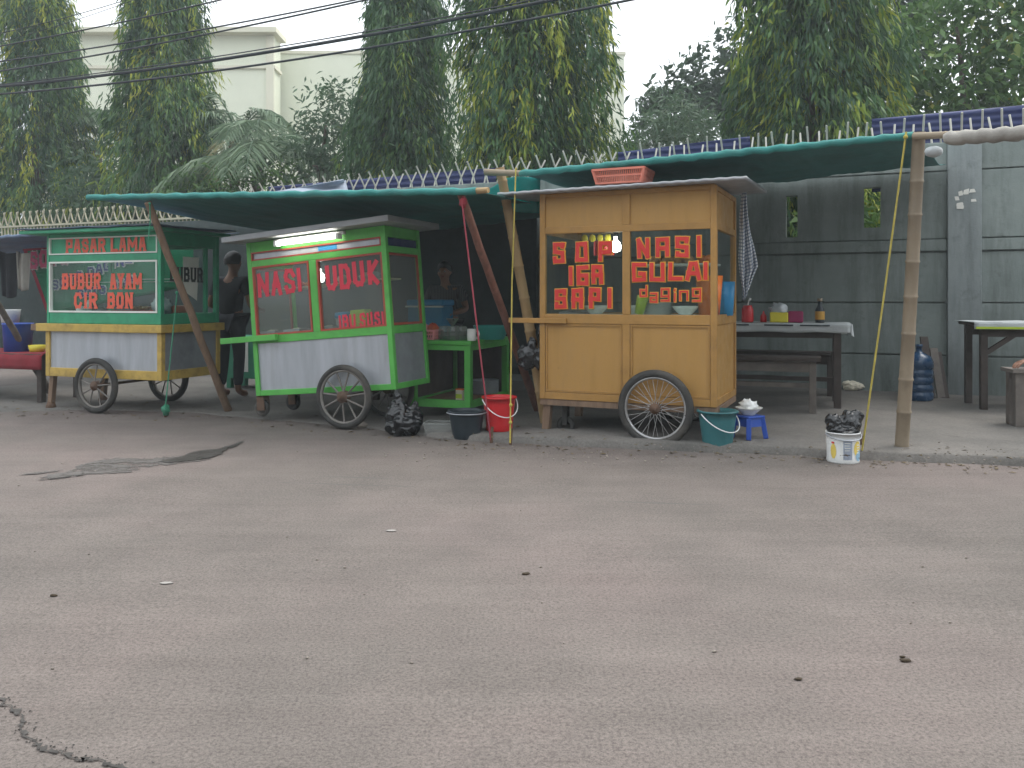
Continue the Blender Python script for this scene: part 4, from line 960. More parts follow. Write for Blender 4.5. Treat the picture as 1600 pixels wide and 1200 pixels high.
# ------------------------------------------------------------------ canopies, poles, ropes
def lerp(a, b, t): return a + (b-a)*t
def canopy(name, label, fl, fr, bl, br, m, sag=.1, roll=.03, ext=None, seed=0, group=None, scal=0):
    t = thing(name, label, 'canopy', fl, group=group); o = Vector(fl)
    def fn(u, v):
        p = lerp(lerp(fl, fr, u), lerp(bl, br, u), v)
        z = -sag*math.sin(PI*v)*(.6+.4*math.sin(PI*u)) + .03*noise.noise((u*6, v*3, seed)) * min(1, v*6) + (.010*noise.noise((u*46, v*5, seed)) + .022*abs(noise.noise((u*15+v*4, v*5, seed+2)))) * min(1, v*8+.15) - scal*math.sin(PI*((u*3) % 1))*(1-v)**3
        return (p.x-o.x, p.y-o.y, p.z-o.z+z)
    mb = MB(); mb.grid(fn, 130, 40); mb.build('sheet', m, t, solid=.004)
    mb = MB(); n = 60; mb.tube([Vector(fn(i/n, 0)) + Vector((0, -.004, .004*math.sin(i*1.7))) for i in range(n+1)], [roll*(1+.10*math.sin(i*2.3+seed)) for i in range(n+1)], 12); mb.build('rolled_edge', 'tarp_hem' if m == 'tarp_teal' else m, t)
    if ext:
        for e in ext:
            mb = MB(); bamboo_pts(mb, Vector(e[0])-o, Vector(e[1])-o, e[2]); mb.build('ridge_pole', 'bamboo_grey' if len(e) < 4 else e[3], t)
    return t
def bamboo_pts(mb, a, b, r, taper=.85, node=.27, bend=.0, seed=0):
    a, b = Vector(a), Vector(b); L = (b-a).length; pts, rad = [], []; k = 0; s = 0.0
    rnd = random.Random(seed+int(L*100)); perp = (b-a).orthogonal().normalized()
    marks = []
    while s < L: marks.append(s); s += node*rnd.uniform(.8, 1.2)
    st = set()
    for q in marks:
        for d_, f in ((-.014, 1.0), (-.005, 1.13), (.004, 1.04), (.014, 1.0)):
            if 0 <= q+d_ <= L: st.add((round(q+d_, 4), f))
    st.add((0, 1.0)); st.add((L, 1.0))
    for q, f in sorted(st):
        t = q/L; pts.append(lerp(a, b, t) + perp*bend*math.sin(PI*t)); rad.append(r*f*(1-(1-taper)*t))
    mb.tube(pts, rad, 12)
def pole(name, label, cat, a, b, r, m, bam=True, taper=.85, bend=0, seed=0, group=None):
    mb = MB(); a, b = Vector(a), Vector(b)
    if bam: bamboo_pts(mb, Vector((0,0,0)), b-a, r, taper, bend=bend, seed=seed)
    else:
        n = 14; perp = (b-a).orthogonal().normalized()
        mb.tube([lerp(Vector((0,0,0)), b-a, i/n) + perp*(.012*noise.noise((i*.5, seed, 1)) + bend*math.sin(PI*i/n)) for i in range(n+1)], [r*(1-.2*i/n)*(1+.08*noise.noise((i*.9, seed, 5))) for i in range(n+1)], 10)
    o = mb.build(name, m); o.location = a; return tag(o, label, cat, group)
FL1, FR1 = W(138, 309, 7.25), W(745, 299, 5.95)
vd = Vector((math.sin(R(20)), math.cos(R(20)), 0))
def to_wall(p):
    Mi = WM.inverted(); a = Mi @ p; d = Mi.to_3x3() @ vd; return (-.10 - a.y)/d.y
c1 = canopy('tarp_canopy', 'long teal tarpaulin canopy over the two green carts', FL1, FR1, FL1+vd*to_wall(FL1)+Vector((0, 0, -.05)), FR1+vd*to_wall(FR1)+Vector((0, 0, .35)), 'tarp_teal', .12, .026, [(W(735, 299, 5.97), W(763, 297, 5.9), .024, 'bamboo')], 3, 'tarpaulin canopies')
FL2, FR2 = W(812, 272, 6.55), W(1428, 212, 5.52)
c2 = canopy('tarp_canopy', 'teal tarpaulin canopy above the tan cart and the dining table', FL2, FR2, FL2+vd*to_wall(FL2)+Vector((0, 0, .32)), WM @ Vector((-.02, -.11, 2.50)), 'tarp_teal', .10, .026, [(W(758, 269, 6.68), W(815, 271, 6.54), .027)], 5, 'tarpaulin canopies')
a, b, c, d = W(748, 303, 7.3), W(792, 278, 7.0), W(842, 334, 7.2), W(845, 276, 6.9)
mb = MB(); mb.grid(lambda u, v: lerp(lerp(a, c, u), lerp(b, d, u), v) + Vector((0, .05*math.sin(u*5+v*3), -.05*math.sin(PI*u)*(1-v))), 16, 10)
o = mb.build('tarp_flap', 'tarp_flap', solid=.003); tag(o, 'pale teal tarpaulin flap hanging between the two canopies', 'tarpaulin')
a, b, c, d = W(425, 300, 8.3), W(536, 281, 8.6), W(545, 303, 8.3), W(540, 283, 9.6)
mb = MB(); mb.grid(lambda u, v: lerp(lerp(a, c, u), lerp(b, d, u), v) + Vector((0, 0, .01*math.sin(u*9))), 14, 8)
tag(mb.build('pale_sheet', 'tarp_pale', solid=.004), 'pale blue grey sheet peaking up behind the left canopy edge', 'sheet')
# poles
base = P(357, 642); top = W(231, 316, 7.02)
pole('support_pole', 'leaning brown wooden pole in front of the jade cart side', 'pole', base, top, .037, 'wood', False, seed=1, group='poles holding up the canopies')
base = P(840, 640); top = W(720, 303, 6.02)
rp = pole('support_pole', 'reddish wooden pole leaning behind the green side table', 'pole', base, top, .036, 'redwood', False, seed=2, group='poles holding up the canopies')
mb = MB(); q = W(724, 316, 6.0); mb.blob(q - rp.location, .026, .5, 5, 14, 10, 3, sz=1.6); mb.build('cloth_tie', 'red_cloth', rp)
base = P(853, 660); top = W(781, 262, 6.72)
pole('bamboo_pole', 'slanted bamboo pole rising behind the tan cart push handle', 'pole', base, top, .047, 'bamboo', True, .8, .01, 3, 'poles holding up the canopies')
base = P(1409, 697); top = W(1436, 206, 5.5)
pole('bamboo_post', 'upright weathered bamboo post at the right end of the teal canopy', 'pole', base, top, .046, 'bamboo_grey', True, .88, .012, 4, 'poles holding up the canopies')
base = P(78, 614); top = base + (W(0, 480, 8.4)-base)*1.5
pole('support_pole', 'leaning grey pole at the far left stall', 'pole', base, top, .035, 'grey_wood', False, seed=6, group='poles holding up the canopies')
t = thing('rolled_awning', 'grey rolled awning on a bamboo pole above the wall at far right', 'awning', W(1478, 214, 5.2))
o_ = t.location.copy(); mb = MB(); bamboo_pts(mb, W(1428, 213, 5.48)-o_, W(1560, 207, 5.0)-o_, .024); mb.build('pole', 'bamboo_grey', t)
mb = MB(); p0, p1 = W(1476, 217, 5.2)-o_, W(1760, 196, 4.5)-o_
mb.tube([lerp(p0, p1, i/30)+Vector((0, 0, .006*math.sin(i*1.9))) for i in range(31)], [.044*(1+.12*noise.noise((i*.8, 3, 1))) if i else .03 for i in range(31)], 14); mb.build('rolled_cloth', 'grey_cloth', t)
mb = MB(); q = W(1459, 237, 5.35)-o_; mb.blob(q, .058, .1, 3, 16, 10, 2, sz=.62, sy=.7); mb.build('cloth_tip', 'cover_white', t)
def rope(label, pts, r, m, knots=()):
    p0 = Vector(pts[0]); mb = MB(); q = []
    for i in range(len(pts)-1):
        for k in range(6): q.append(lerp(Vector(pts[i]), Vector(pts[i+1]), k/6) - p0)
    q.append(Vector(pts[-1])-p0); mb.tube(q, r, 6); o = mb.build('guy_rope', m); o.location = p0; tag(o, label, 'rope', 'guy ropes')
    for kx in knots:
        b_ = MB(); b_.blob(Vector(kx)-p0, r*2.2, .4, 4, 10, 8, 5); b_.build('knot', m, o)
    return o
a, b = W(1416, 206, 5.5), P(1347, 704); rope('yellow rope from the right canopy corner down beside the paint pail', [a, lerp(a, b, .5)+Vector((0, 0, -.02)), b], .0065, 'rope_yellow', [W(1415, 214, 5.49)])
a, b = W(806, 262, 6.5), G(797, 692, .03); rope('tan rope hanging straight in front of the tan cart push handle', [a, W(800, 440, 6.4), b], .006, 'rope_yellow', [lerp(a, b, .93), lerp(a, b, .87)])
a, b = W(722, 318, 5.98), G(767, 690, .01); rope('red rope slanting down from the reddish pole to the asphalt', [a, lerp(a, b, .5), b], .0065, 'rope_red')
a, b = W(277, 455, 7.35), G(258, 640, .1); rope('thin green rope tied between the brown pole and a stake', [a, lerp(a, b, .5), b], .0055, 'rope_green', [W(276, 457, 7.34), b])
a, b = W(234, 318, 7.0), W(232, 372, 7.0); rope('short green cord dangling from the left canopy edge', [a, lerp(a, b, .5)+Vector((.01, 0, 0)), b], .005, 'rope_green', [a])
def stake(px, py, label, m='rust', cloth_=None):
    q = G(px, py, 0); o = MB().tube([(0, 0, -.03), (.006, 0, .06), (.012, .01, .12)], [.012, .012, .010], 8).build('tent_stake', m); o.location = q; tag(o, label, 'stake', 'stakes holding the guy ropes')
    if cloth_:
        mb = MB(); mb.blob((.01, -.01, .07), .032, .7, 5, 16, 12, 6, sz=1.5); mb.build('rag', cloth_, o)
stake(258, 652, 'stake wrapped in green twine below the jade cart', 'rust', 'rope_green')
stake(767, 692, 'bent iron stake in front of the red bucket, left one'); stake(797, 695, 'bent iron stake in front of the red bucket, right one')
stake(1345, 708, 'iron stake in the pavement edge beside the paint pail')

# ------------------------------------------------------------------ stall furniture
def table(name, label, M, x0, x1, d, h, top_m, leg_m, cat='table', cover=None, apron=True, legw=.06, inset=.04, top_t=.03, stretcher=False):
    t = thing(name, label, cat, M=M); mb = MB(); mb.box(x0, x1, 0, d, h-top_t, h); mb.build('table_top' if cat == 'table' else 'seat', top_m, t, bevel=.004)
    for x in (x0+inset, x1-inset-legw):
        for y in (inset, d-inset-legw):
            mb = MB(); mb.box(x, x+legw, y, y+legw, 0, h-top_t-.001); mb.build('leg', leg_m, t, bevel=.004)
    if apron:
        mb = MB(); y0 = inset+.01
        mb.box(x0+inset+legw, x1-inset-legw, y0, y0+.025, h-top_t-.10, h-top_t-.002); mb.box(x0+inset+legw, x1-inset-legw, d-y0-.025, d-y0, h-top_t-.10, h-top_t-.002); mb.build('apron', leg_m, t)
    if stretcher:
        mb = MB(); mb.box(x0+inset+legw, x1-inset-legw, d/2-.03, d/2+.03, .22, .26)
        for x in (x0+inset, x1-inset-legw): mb.box(x+.01, x+legw-.01, inset+legw, d-inset-legw, .21, .262)
        mb.build('stretcher', leg_m, t)
    return t
q = P(1322, 640); zt = 0.78
MD = Matrix.Translation(q) @ Matrix.Rotation(-R(20), 4, 'Z')
dt = table('dining_table', 'long dark legged dining table under a white plastic cover beside the tan cart', MD, -2.1, 0, .72, zt, 'dark_wood', 'dark_wood', legw=.065, stretcher=True)
def cover(u, v):      # profile across the table: front drop, top, back drop
    x = -2.13 + u*2.17; s = v*1.0
    if v < .12: return (x, -.018-.006*math.sin(u*40), zt-.075+.079*v/.12+.004*math.sin(u*31))
    if v > .88: return (x, .738, zt+.004-.12*(v-.88)/.12)
    return (x, -.018+.756*(v-.12)/.76, zt+.005+.002*math.sin(u*25+v*8))
mb = MB(); mb.grid(cover, 60, 34); mb.build('plastic_cover', 'cover_white', dt, solid=.002)
mb = MB(); mb.grid(lambda u, v: (.044+.012*math.sin(v*17)+.02*u*math.sin(v*9), -.02+v*.76, zt+.004-.10*u-.02*math.sin(v*13)*u), 8, 30); mb.build('cover_end', 'cover_white', dt, solid=.002)
mb = MB()
for x0, w_ in ((-2.0, .22), (-1.62, .14), (-1.34, .10), (-1.0, .14), (-.72, .26), (-.40, .26)): mb.box(x0, x0+w_, -.029, -.0265, zt-.016, zt-.002)
mb.build('printed_dashes', 'dark_plastic', dt)
q = P(1283, 648); MBn = Matrix.Translation(q) @ Matrix.Rotation(-R(20), 4, 'Z')
table('bench', 'dark wooden bench in front of the dining table', MBn, -1.5, 0, .26, .50, 'dark_wood', 'grey_wood', 'bench', legw=.06, top_t=.035, stretcher=True)
q = MD @ Vector((-.05, 1.0, 0)); q.z = pz(q.x); MB2 = Matrix.Translation(q) @ Matrix.Rotation(-R(20), 4, 'Z')
table('bench', 'dark wooden bench between the dining table and the wall', MB2, -1.7, 0, .26, .46, 'dark_wood', 'dark_wood', 'bench', legw=.06)
def on(M, px, py, y): return M @ plane_px(M, px, py, y)
def on_z(px, py, z): Z = F*(CH-z)/(py-HY); return Vector(((px-800)/F*Z, Z, z))
tz = (MD @ Vector((0, 0, zt+.008))).z
def put(o, loc, label, cat, group=None, rz=0):
    o.location = loc; o.rotation_euler = (0, 0, rz); return tag(o, label, cat, group)
def cup_profile(r0, r1, h, t=.003): return [(0, 0), (r0, 0), (r1, h), (r1-t, h), (r0-t, t), (0, t)]
def lathe_obj(name, prof, m, n=28): return MB().lathe(prof, n).build(name, m)
def at_table(px, y, M=MD, z=None):
    p = plane_px(M, px, 493, y); v = M @ Vector((p.x, y, 0)); v.z = tz if z is None else z; return v
o = lathe_obj('sauce_jar', [(0, 0), (.055, 0), (.058, .02), (.055, .13), (.045, .15), (.042, .165), (0, .165)], 'red_plastic'); put(o, at_table(1168, .25), 'red sauce jar on the dining table nearest the tan cart', 'jar')
MB().tube([(0, 0, .165), (.012, 0, .21), (.03, 0, .235)], [.008, .007, .012], 8).build('spoon_handle', 'white_plastic', o)
o = lathe_obj('sauce_bottle', [(0, 0), (.03, 0), (.032, .02), (.03, .06), (.012, .085), (.006, .11), (0, .11)], 'red_plastic'); put(o, at_table(1193, .3), 'small red squeeze bottle beside the yellow tub', 'bottle')
o = MB().box(-.085, .085, -.07, .07, 0, .10).build('tub', 'yellow_plastic', bevel=.012); put(o, at_table(1217, .3), 'yellow tub of wrapped crackers on the dining table', 'tub', rz=-.3)
MB().blob((0, 0, .12), .085, .45, 4, 18, 12, 3, sy=.8, sz=.8).build('cracker_bag', 'clear_plastic', o)
o = MB().box(-.07, .07, -.07, .07, 0, .11).build('tissue_box', 'purple_plastic', bevel=.012); put(o, at_table(1243, .32), 'dark magenta box right of the yellow tub', 'box', rz=-.35)
o = lathe_obj('soy_bottle', [(0, 0), (.042, 0), (.044, .02), (.044, .12), (.03, .15), (.02, .17), (.018, .22), (0, .22)], 'dark_plastic'); put(o, at_table(1281, .35), 'dark soy sauce bottle near the end of the dining table', 'bottle')
MB().lathe([(0, 0), (.024, 0), (.024, .03), (0, .03)], 16, (0, 0, .205)).build('cap', 'bamboo_grey', o); MB().lathe([(.0447, .03), (.0447, .11)], 24).build('paper_label', 'orange_paint', o)
# right-hand table, bench
q = P(1527, 641); MR = Matrix.Translation(q) @ Matrix.Rotation(-R(14), 4, 'Z')
rt = table('dining_table', 'dining table with green edged white cover at the right frame edge', MR, 0, 2.0, .62, .80, 'dark_wood', 'dark_wood', legw=.06)
mb = MB(); mb.grid(lambda u, v: (-.03+u*2.06, -.02+v*.66, .805+.003*math.sin(u*30)), 30, 10)
mb.grid(lambda u, v: (-.03+u*2.06, -.021-.004*math.sin(u*50), .742+v*.064), 40, 3); mb.build('table_cover', 'cover_white', rt, solid=.002)
mb = MB(); mb.box(-.02, 2.02, -.032, -.0275, .745, .765); mb.build('green_hem', 'lime_plastic', rt)
mb = MB(); mb.bar((.09, .07, .52), (.34, .07, .70), .04, .04, (0, 1, 0)); mb.build('brace', 'dark_wood', rt)
q = P(1589, 668); MS = Matrix.Translation(q) @ Matrix.Rotation(-R(12), 4, 'Z')
table('bench', 'grey wooden bench end with a sitter, at the right frame edge', MS, -.03, 1.5, .27, .46, 'grey_wood', 'grey_wood', 'bench', legw=.07, inset=.03)
# green side table
zt2 = .695; q = Vector((-.929, 7.505, .012)); MG = Matrix.Translation(q) @ Matrix.Rotation(-R(20), 4, 'Z'); wG, dG = .60, 1.0
gt = thing('side_table', 'open lime green framed side table crowded with jars', 'table', M=MG)
mb = MB(); mb.box(-.01, wG+.01, -.01, dG, zt2-.035, zt2); mb.build('table_top', 'green_paint', gt, bevel=.004)
for x in (0, wG-.06):
    for y in (0, dG-.07): mb = MB(); mb.box(x, x+.06, y, y+.06, 0, zt2-.036); mb.build('leg', 'green_paint', gt, bevel=.004)
for bx in ((.061, wG-.061, .004, .05, zt2-.085, zt2-.037), (.061, wG-.061, .004, .05, .10, .17), (.005, .05, .062, dG-.072, .10, .16), (wG-.05, wG-.005, .062, dG-.072, .10, .16), (wG-.05, wG-.005, .062, dG-.072, zt2-.085, zt2-.037)):
    MB().box(*bx).build('rail', 'green_paint', gt, bevel=.004)
mb = MB(); mb.box(.051, wG-.051, .051, dG-.08, .135, .15); mb.build('shelf', 'wood', gt)
mb = MB(); mb.box(.01, .02, .062, dG-.072, .17, zt2-.04); mb.box(.062, wG-.062, dG-.06, dG-.05, .15, zt2-.04); mb.build('back_board', 'dark_wood', gt)
tg = (MG @ Vector((0, 0, zt2))).z
def on_side(px, y, z=None):
    p = plane_px(MG, px, 530, y); v = MG @ Vector((p.x, y, 0)); v.z = tg+.001 if z is None else z; return v
def crate(name, label, cat, w, d, h, m, loc, rz, tap=.85, bars=9):
    t = MB(); 
    def ring(z, k): return [(-w/2*k, -d/2*k, z), (w/2*k, -d/2*k, z), (w/2*k, d/2*k, z), (-w/2*k, d/2*k, z)]
    b0, b1 = ring(.004, tap), ring(h, 1)
    t.add(b0, [(0,1,2,3)])
    for i in range(4):
        a0, a1, c0, c1 = Vector(b0[i]), Vector(b0[(i+1) % 4]), Vector(b1[i]), Vector(b1[(i+1) % 4])
        t.bar(c0, c1, .012, .016); t.bar(lerp(a0, c0, .06), lerp(a1, c1, .06), .008, .012); t.bar(lerp(a0, c0, .55), lerp(a1, c1, .55), .006, .012); t.bar(a0, c0, .014, .014)
        n = bars if i % 2 == 0 else max(3, int(bars*d/w))
        for k in range(1, n): t.bar(lerp(a0, a1, k/n), lerp(c0, c1, k/n), .0075, .0045)
    o = t.build(name, m); return put(o, loc, label, cat, rz=rz)
crate('basket', 'small pink plastic basket on the green side table', 'basket', .27, .2, .085, 'pink_plastic', on_side(664, .13), -.35, .92, 11)
for i, (px, m, lab, s) in enumerate(((652, 'clear_plastic', 'clear knotted bag in the pink basket on the side table', .055), (663, 'pink_plastic', 'pink packet heaped in the pink basket on the side table', .05), (677, 'food_red', 'dark red packet in the pink basket on the side table', .055))):
    o = MB().blob((0, 0, 0), s, .5, 4, 16, 12, i+3, sz=.9).build('packet', m); put(o, on_side(px, .14, tg+.10), lab, 'packet', 'packets in the pink basket')
jp = [(0, 0), (.05, 0), (.056, .01), (.056, .10), (.048, .115), (.048, .125), (.044, .125), (.044, .112), (.051, .098), (.051, .012), (0, .008)]
for i, (px, y, lab) in enumerate(((694, .16, 'empty glass jar next to the pink basket'), (708, .12, 'empty glass jar in the middle of the side table row'), (721, .17, 'empty glass jar next to the white mug'))):
    o = lathe_obj('glass_jar', jp, 'jar_glass'); put(o, on_side(px, y), lab, 'jar', 'glass jars on the green side table')
o = lathe_obj('funnel', [(.012, 0), (.012, .05), (.055, .11), (.058, .115), (.054, .113), (.008, .052), (.008, 0)], 'steel'); put(o, on_side(707, .30, tg+.075), 'metal funnel standing above the glass jars', 'funnel')
o = lathe_obj('mug', [(0, 0), (.038, 0), (.04, .004), (.04, .105), (.036, .105), (.036, .008), (0, .006)], 'ceramic'); put(o, on_side(737, .06), 'white mug at the front corner of the side table', 'mug')
MB().tube([(.038, 0, .085), (.06, 0, .085), (.068, 0, .06), (.06, 0, .03), (.038, 0, .022)], .006, 8).build('handle', 'ceramic', o)
o = lathe_obj('basin', [(0, 0), (.11, 0), (.15, .09), (.165, .125), (.17, .125), (.17, .118), (.156, .088), (.116, -.002)], 'teal_basin', 40); put(o, on_side(768, .42), 'round teal plastic basin on the side table', 'basin')
o = MB().box(-.04, .04, -.03, .03, 0, .10).build('food_tin', 'rice', bevel=.006); put(o, MG @ Vector((.44, .16, .151)), 'pale labelled carton on the lower shelf of the side table', 'carton', rz=-.6)
MB().box(-.035, .035, -.0315, -.0305, .02, .06).build('printed_label', 'lime_plastic', o); MB().box(-.041, .041, -.031, .031, .095, .106).build('lid', 'orange_plastic', o, bevel=.002)
q = MG @ Vector((.45, .72, 0)); q.z = (MG @ Vector((0, 0, .151))).z
o = lathe_obj('cooking_pot', [(0, 0), (.12, 0), (.13, .02), (.13, .13), (.135, .135), (.125, .135), (.122, .02), (0, .012)], 'zinc_dark'); put(o, q, 'dull metal pot on the lower shelf of the side table', 'pot')
# dark counter behind with the blue cooler
q = Vector((-1.05, 8.55, .012)); MC = Matrix.Translation(q) @ Matrix.Rotation(-R(20), 4, 'Z')
table('work_table', 'dark work table behind the lime green cart', MC, -.5, .62, .45, .72, 'dark_wood', 'dark_wood')
o = MB().box(-.2, .2, -.14, .14, 0, .27).build('cooler_box', 'cooler_blue', bevel=.02); q = MC @ Vector((.14, .2, .722)); put(o, q, 'blue cooler box on the dark work table', 'cooler', rz=-.35)
MB().box(-.21, .21, -.15, .15, .271, .335).build('lid', 'sky_plastic', o, bevel=.02); MB().box(-.215, .215, -.155, -.1505, .255, .272).build('seam_band', 'white_plastic', o)
# ------------------------------------------------------------------ buckets, bags, small things on the ground
def bucket(name, label, loc, rt_, rb, h, m, hang=0, rim=.012, tilt=0, wire='white_plastic', handle_up=False, lip=True):
    prof = [(0, 0), (rb, 0), (rb+.004, .008)] + [(lerp_(rb, rt_, k/5), h*k/5*.97) for k in range(1, 6)]
    if lip: prof += [(rt_+rim, h*.955), (rt_+rim, h), (rt_-.003, h)]
    prof += [(rt_-.004, h*.9), (rb-.004, .01), (0, .01)]
    o = MB().lathe(prof, 40).build(name, m); put(o, loc, label, 'bucket')
    if hang is not None:
        pts = []
        for k in range(17):
            a = PI*k/16; x = (rt_+rim+.004)*math.cos(a); s = math.sin(a)
            pts.append((x, -(rt_+rim+.01)*s*(.98 if not handle_up else .5), h*.93 - hang*s if not handle_up else h*.93+hang*s))
        mb = MB(); mb.tube(pts, .0042, 6); mb.build('handle', wire, o); o.rotation_euler = (0, 0, tilt)
    return o
def lerp_(a, b, t): return a+(b-a)*t
q = G(1121, 703, .0); bucket('bucket', 'large teal bucket on the road beside the tan cart wheel', q, .135, .098, .285, 'teal_plastic', .12, tilt=.5)
q = P(780, 672); bucket('bucket', 'red bucket with a white handle in front of the green side table', q, .128, .1, .265, 'red_plastic', .13, tilt=.45)
q = G(729, 684, .0); bucket('bucket', 'low wide black bucket left of the red one', q, .14, .105, .215, 'dark_plastic', -.0, tilt=.2, wire='zinc')
o = bucket('paint_pail', 'white printed paint pail stuffed with a black bag at the pavement edge', G(1317, 721, 0), .106, .1, .2, 'white_plastic', .03, rim=.004, tilt=.3, wire='zinc')
# printed label patches follow the pail's side
def patch(parent, a0, a1, z0, z1, m, fn=None, r0=.1, r1=.106, h=.2, off=.0015):
    mb = MB()
    def f(u, v):
        a = lerp_(a0, a1, u); z = lerp_(z0, z1, v)
        if fn: a, z = fn(a, z, u, v)
        r = lerp_(r0, r1, z/h) + .004*0 + off; return (r*math.sin(a), -r*math.cos(a), z)
    mb.grid(f, 14, 10); return mb.build('printed_patch', m, parent)
mat('print_blue', (.25, .42, .55), .5); mat('print_yellow', (.72, .55, .12), .5); mat('print_ink', (.08, .1, .14), .5)
o.rotation_euler = (0, 0, 0)
ell = lambda ca, cz, ra, rz_: (lambda a, z, u, v: (ca + ra*math.cos(2*PI*u)*v, cz + rz_*math.sin(2*PI*u)*v))
patch(o, -.35, .2, .015, .16, 'tarp_pale', off=.0012)
patch(o, 0, 1, 0, 1, 'print_yellow', ell(.62, .10, .30, .05), off=.0022); patch(o, 0, 1, 0, 1, 'print_blue', ell(.80, .05, .30, .035), off=.003)
patch(o, 0, 1, 0, 1, 'print_yellow', ell(-.98, .08, .2, .05), off=.0022)
for k in range(4): patch(o, -.28, .08-.06*(k % 2), .135-.016*k, .140-.016*k, 'white_trim', off=.0028)
patch(o, -.22, .05, .058, .064, 'print_ink', off=.0028); patch(o, .85, 1.05, .15, .165, 'print_ink', off=.0028)
for k in range(4): patch(o, .55, .78, .12-.017*k, .127-.017*k, 'white_trim', off=.0036)
patch(o, -1.1, -.9, .13, .142, 'red_vinyl', off=.0028)
def bag(name, label, loc, pts, m='black_bag', cat='bag', parent=None):
    """pts: blobs (x, y, z, r, sx, sy, sz); overlapping crumpled lobes share one skin through a remesh"""
    mb = MB()
    for i, (x, y, z, r, sx, sy, sz) in enumerate(pts): mb.blob((x, y, z), r, .28, 2.6, 30, 20, i*3+1, sx, sy, sz, .09)
    o = mb.build(name, m, parent); md = o.modifiers.new('join', 'REMESH'); md.mode = 'VOXEL'; md.voxel_size = .006; md.use_smooth_shade = True
    tx = bpy.data.textures.get('crumple') or bpy.data.textures.new('crumple', 'MUSGRAVE'); tx.musgrave_type = 'RIDGED_MULTIFRACTAL'; tx.noise_scale = .085; tx.octaves = 2.2
    dm = o.modifiers.new('crumple', 'DISPLACE'); dm.texture = tx; dm.strength = .0075; dm.mid_level = .8
    if parent is None: put(o, loc, label, cat)
    else: o.location = loc
    return o
bag('garbage_bag', 'full knotted black garbage bag under the lime green cart corner', G(630, 680, 0), [(0, 0, .095, .135, 1.08, .9, .78), (-.035, 0, .165, .10, .95, .9, 1.1), (.07, .02, .13, .09, .95, .8, 1.2), (-.03, 0, .27, .034, 1, .8, 1.9), (-.05, 0, .33, .02, .9, .8, 1.8), (.09, .02, .235, .028, 1, .8, 1.3)])
bag('pail_bag', 'crumpled black plastic bag sticking out of the white pail', G(1317, 721, 0)+Vector((0, 0, .2)), [(-.06, 0, .05, .058, 1, .9, 1.1), (.05, .0, .06, .07, 1.1, .9, 1.1), (.0, .0, .0, .085, 1, 1, .6), (.09, .01, .10, .045, 1.1, .8, 1), (-.085, 0, .08, .03, 1, 1, 1)])
q = MT @ Vector((-.05, -.03, .62)); bag('hanging_bag', 'small black carrier bag hanging from the tan cart handle', q, [(-.04, .05, .0, .075, 1, .7, 1.25), (.0, .05, .09, .045, .9, .7, 1.5), (.05, .05, -.01, .06, .8, .6, 1.4), (.06, .03, .20, .014, 1, 1, 5.5)])
o = bag('debris_bag', 'crumpled brown paper rubbish at the wall foot behind the dining table', P(1330, 610), [(0, 0, .05, .08, 1.2, .9, .7), (.1, .05, .04, .06, 1.2, 1, .6)], 'rice')
o = MB(); w0, d0, h0 = .13, .085, .10
o.box(-w0*.86, w0*.86, -d0*.86, d0*.86, 0, .004)
for (a, b) in (((-1,-1),(1,-1)), ((1,-1),(1,1)), ((1,1),(-1,1)), ((-1,1),(-1,-1))):
    o.add([(a[0]*w0*.86, a[1]*d0*.86, .004), (b[0]*w0*.86, b[1]*d0*.86, .004), (b[0]*w0, b[1]*d0, h0), (a[0]*w0, a[1]*d0, h0)], [(0,1,2,3)])
    o.bar((a[0]*w0, a[1]*d0, h0), (b[0]*w0, b[1]*d0, h0), .012, .012)
o = o.build('food_container', 'clear_box'); put(o, G(690, 680, 0), 'clear plastic food container on the road beside the black bucket', 'container', rz=-.1)
q = P(1170, 684); o = MB(); o.box(-.105, .105, -.105, .105, .185, .205)
for sx in (-1, 1):
    for sy in (-1, 1): o.bar((sx*.085, sy*.085, .186), (sx*.11, sy*.11, 0), .045, .045)
for (a, b) in (((-1,-1),(1,-1)), ((1,-1),(1,1)), ((1,1),(-1,1)), ((-1,1),(-1,-1))):
    o.add([(a[0]*.1, a[1]*.1, .11), (b[0]*.1, b[1]*.1, .11), (b[0]*.092, b[1]*.092, .186), (a[0]*.092, a[1]*.092, .186)], [(0,1,2,3)])
o = o.build('stool', 'blue_plastic', bevel=.006); put(o, q, 'small blue plastic stool carrying a white bowl beside the teal bucket', 'stool', rz=.5); o.scale = (.78, .78, .82)
o = lathe_obj('bowl', [(0, 0), (.045, 0), (.05, .01), (.095, .05), (.1, .055), (.095, .054), (.045, .014), (0, .012)], 'ceramic', 36); put(o, q+Vector((.0, 0, .169)), 'white bowl on the small blue stool', 'bowl')
o = MB().blob((0, 0, 0), .062, .6, 4, 24, 16, 4, sz=.75).build('crumpled_tissue', 'white_plastic'); put(o, q+Vector((0, 0, .230)), 'crumpled white bag heaped in the bowl on the stool', 'bag')
for (px, py, s, lab) in ((566, 668, .045, 'grey stone chock against the lime green cart wheel'), (984, 693, .055, 'pale stone chock left of the tan cart wheel'), (1062, 699, .055, 'pale stone chock right of the tan cart wheel'), (1240, 708, .04, 'loose stone on the worn pavement edge')):
    qq = G(px, py, 0); o = MB().blob((0, 0, s*.4), s, .45, 2.4, 14, 10, int(px), sz=.62, sy=.8).build('stone', 'stone'); put(o, qq+Vector((0, 0, .0)), lab, 'stone', 'stones on the ground')
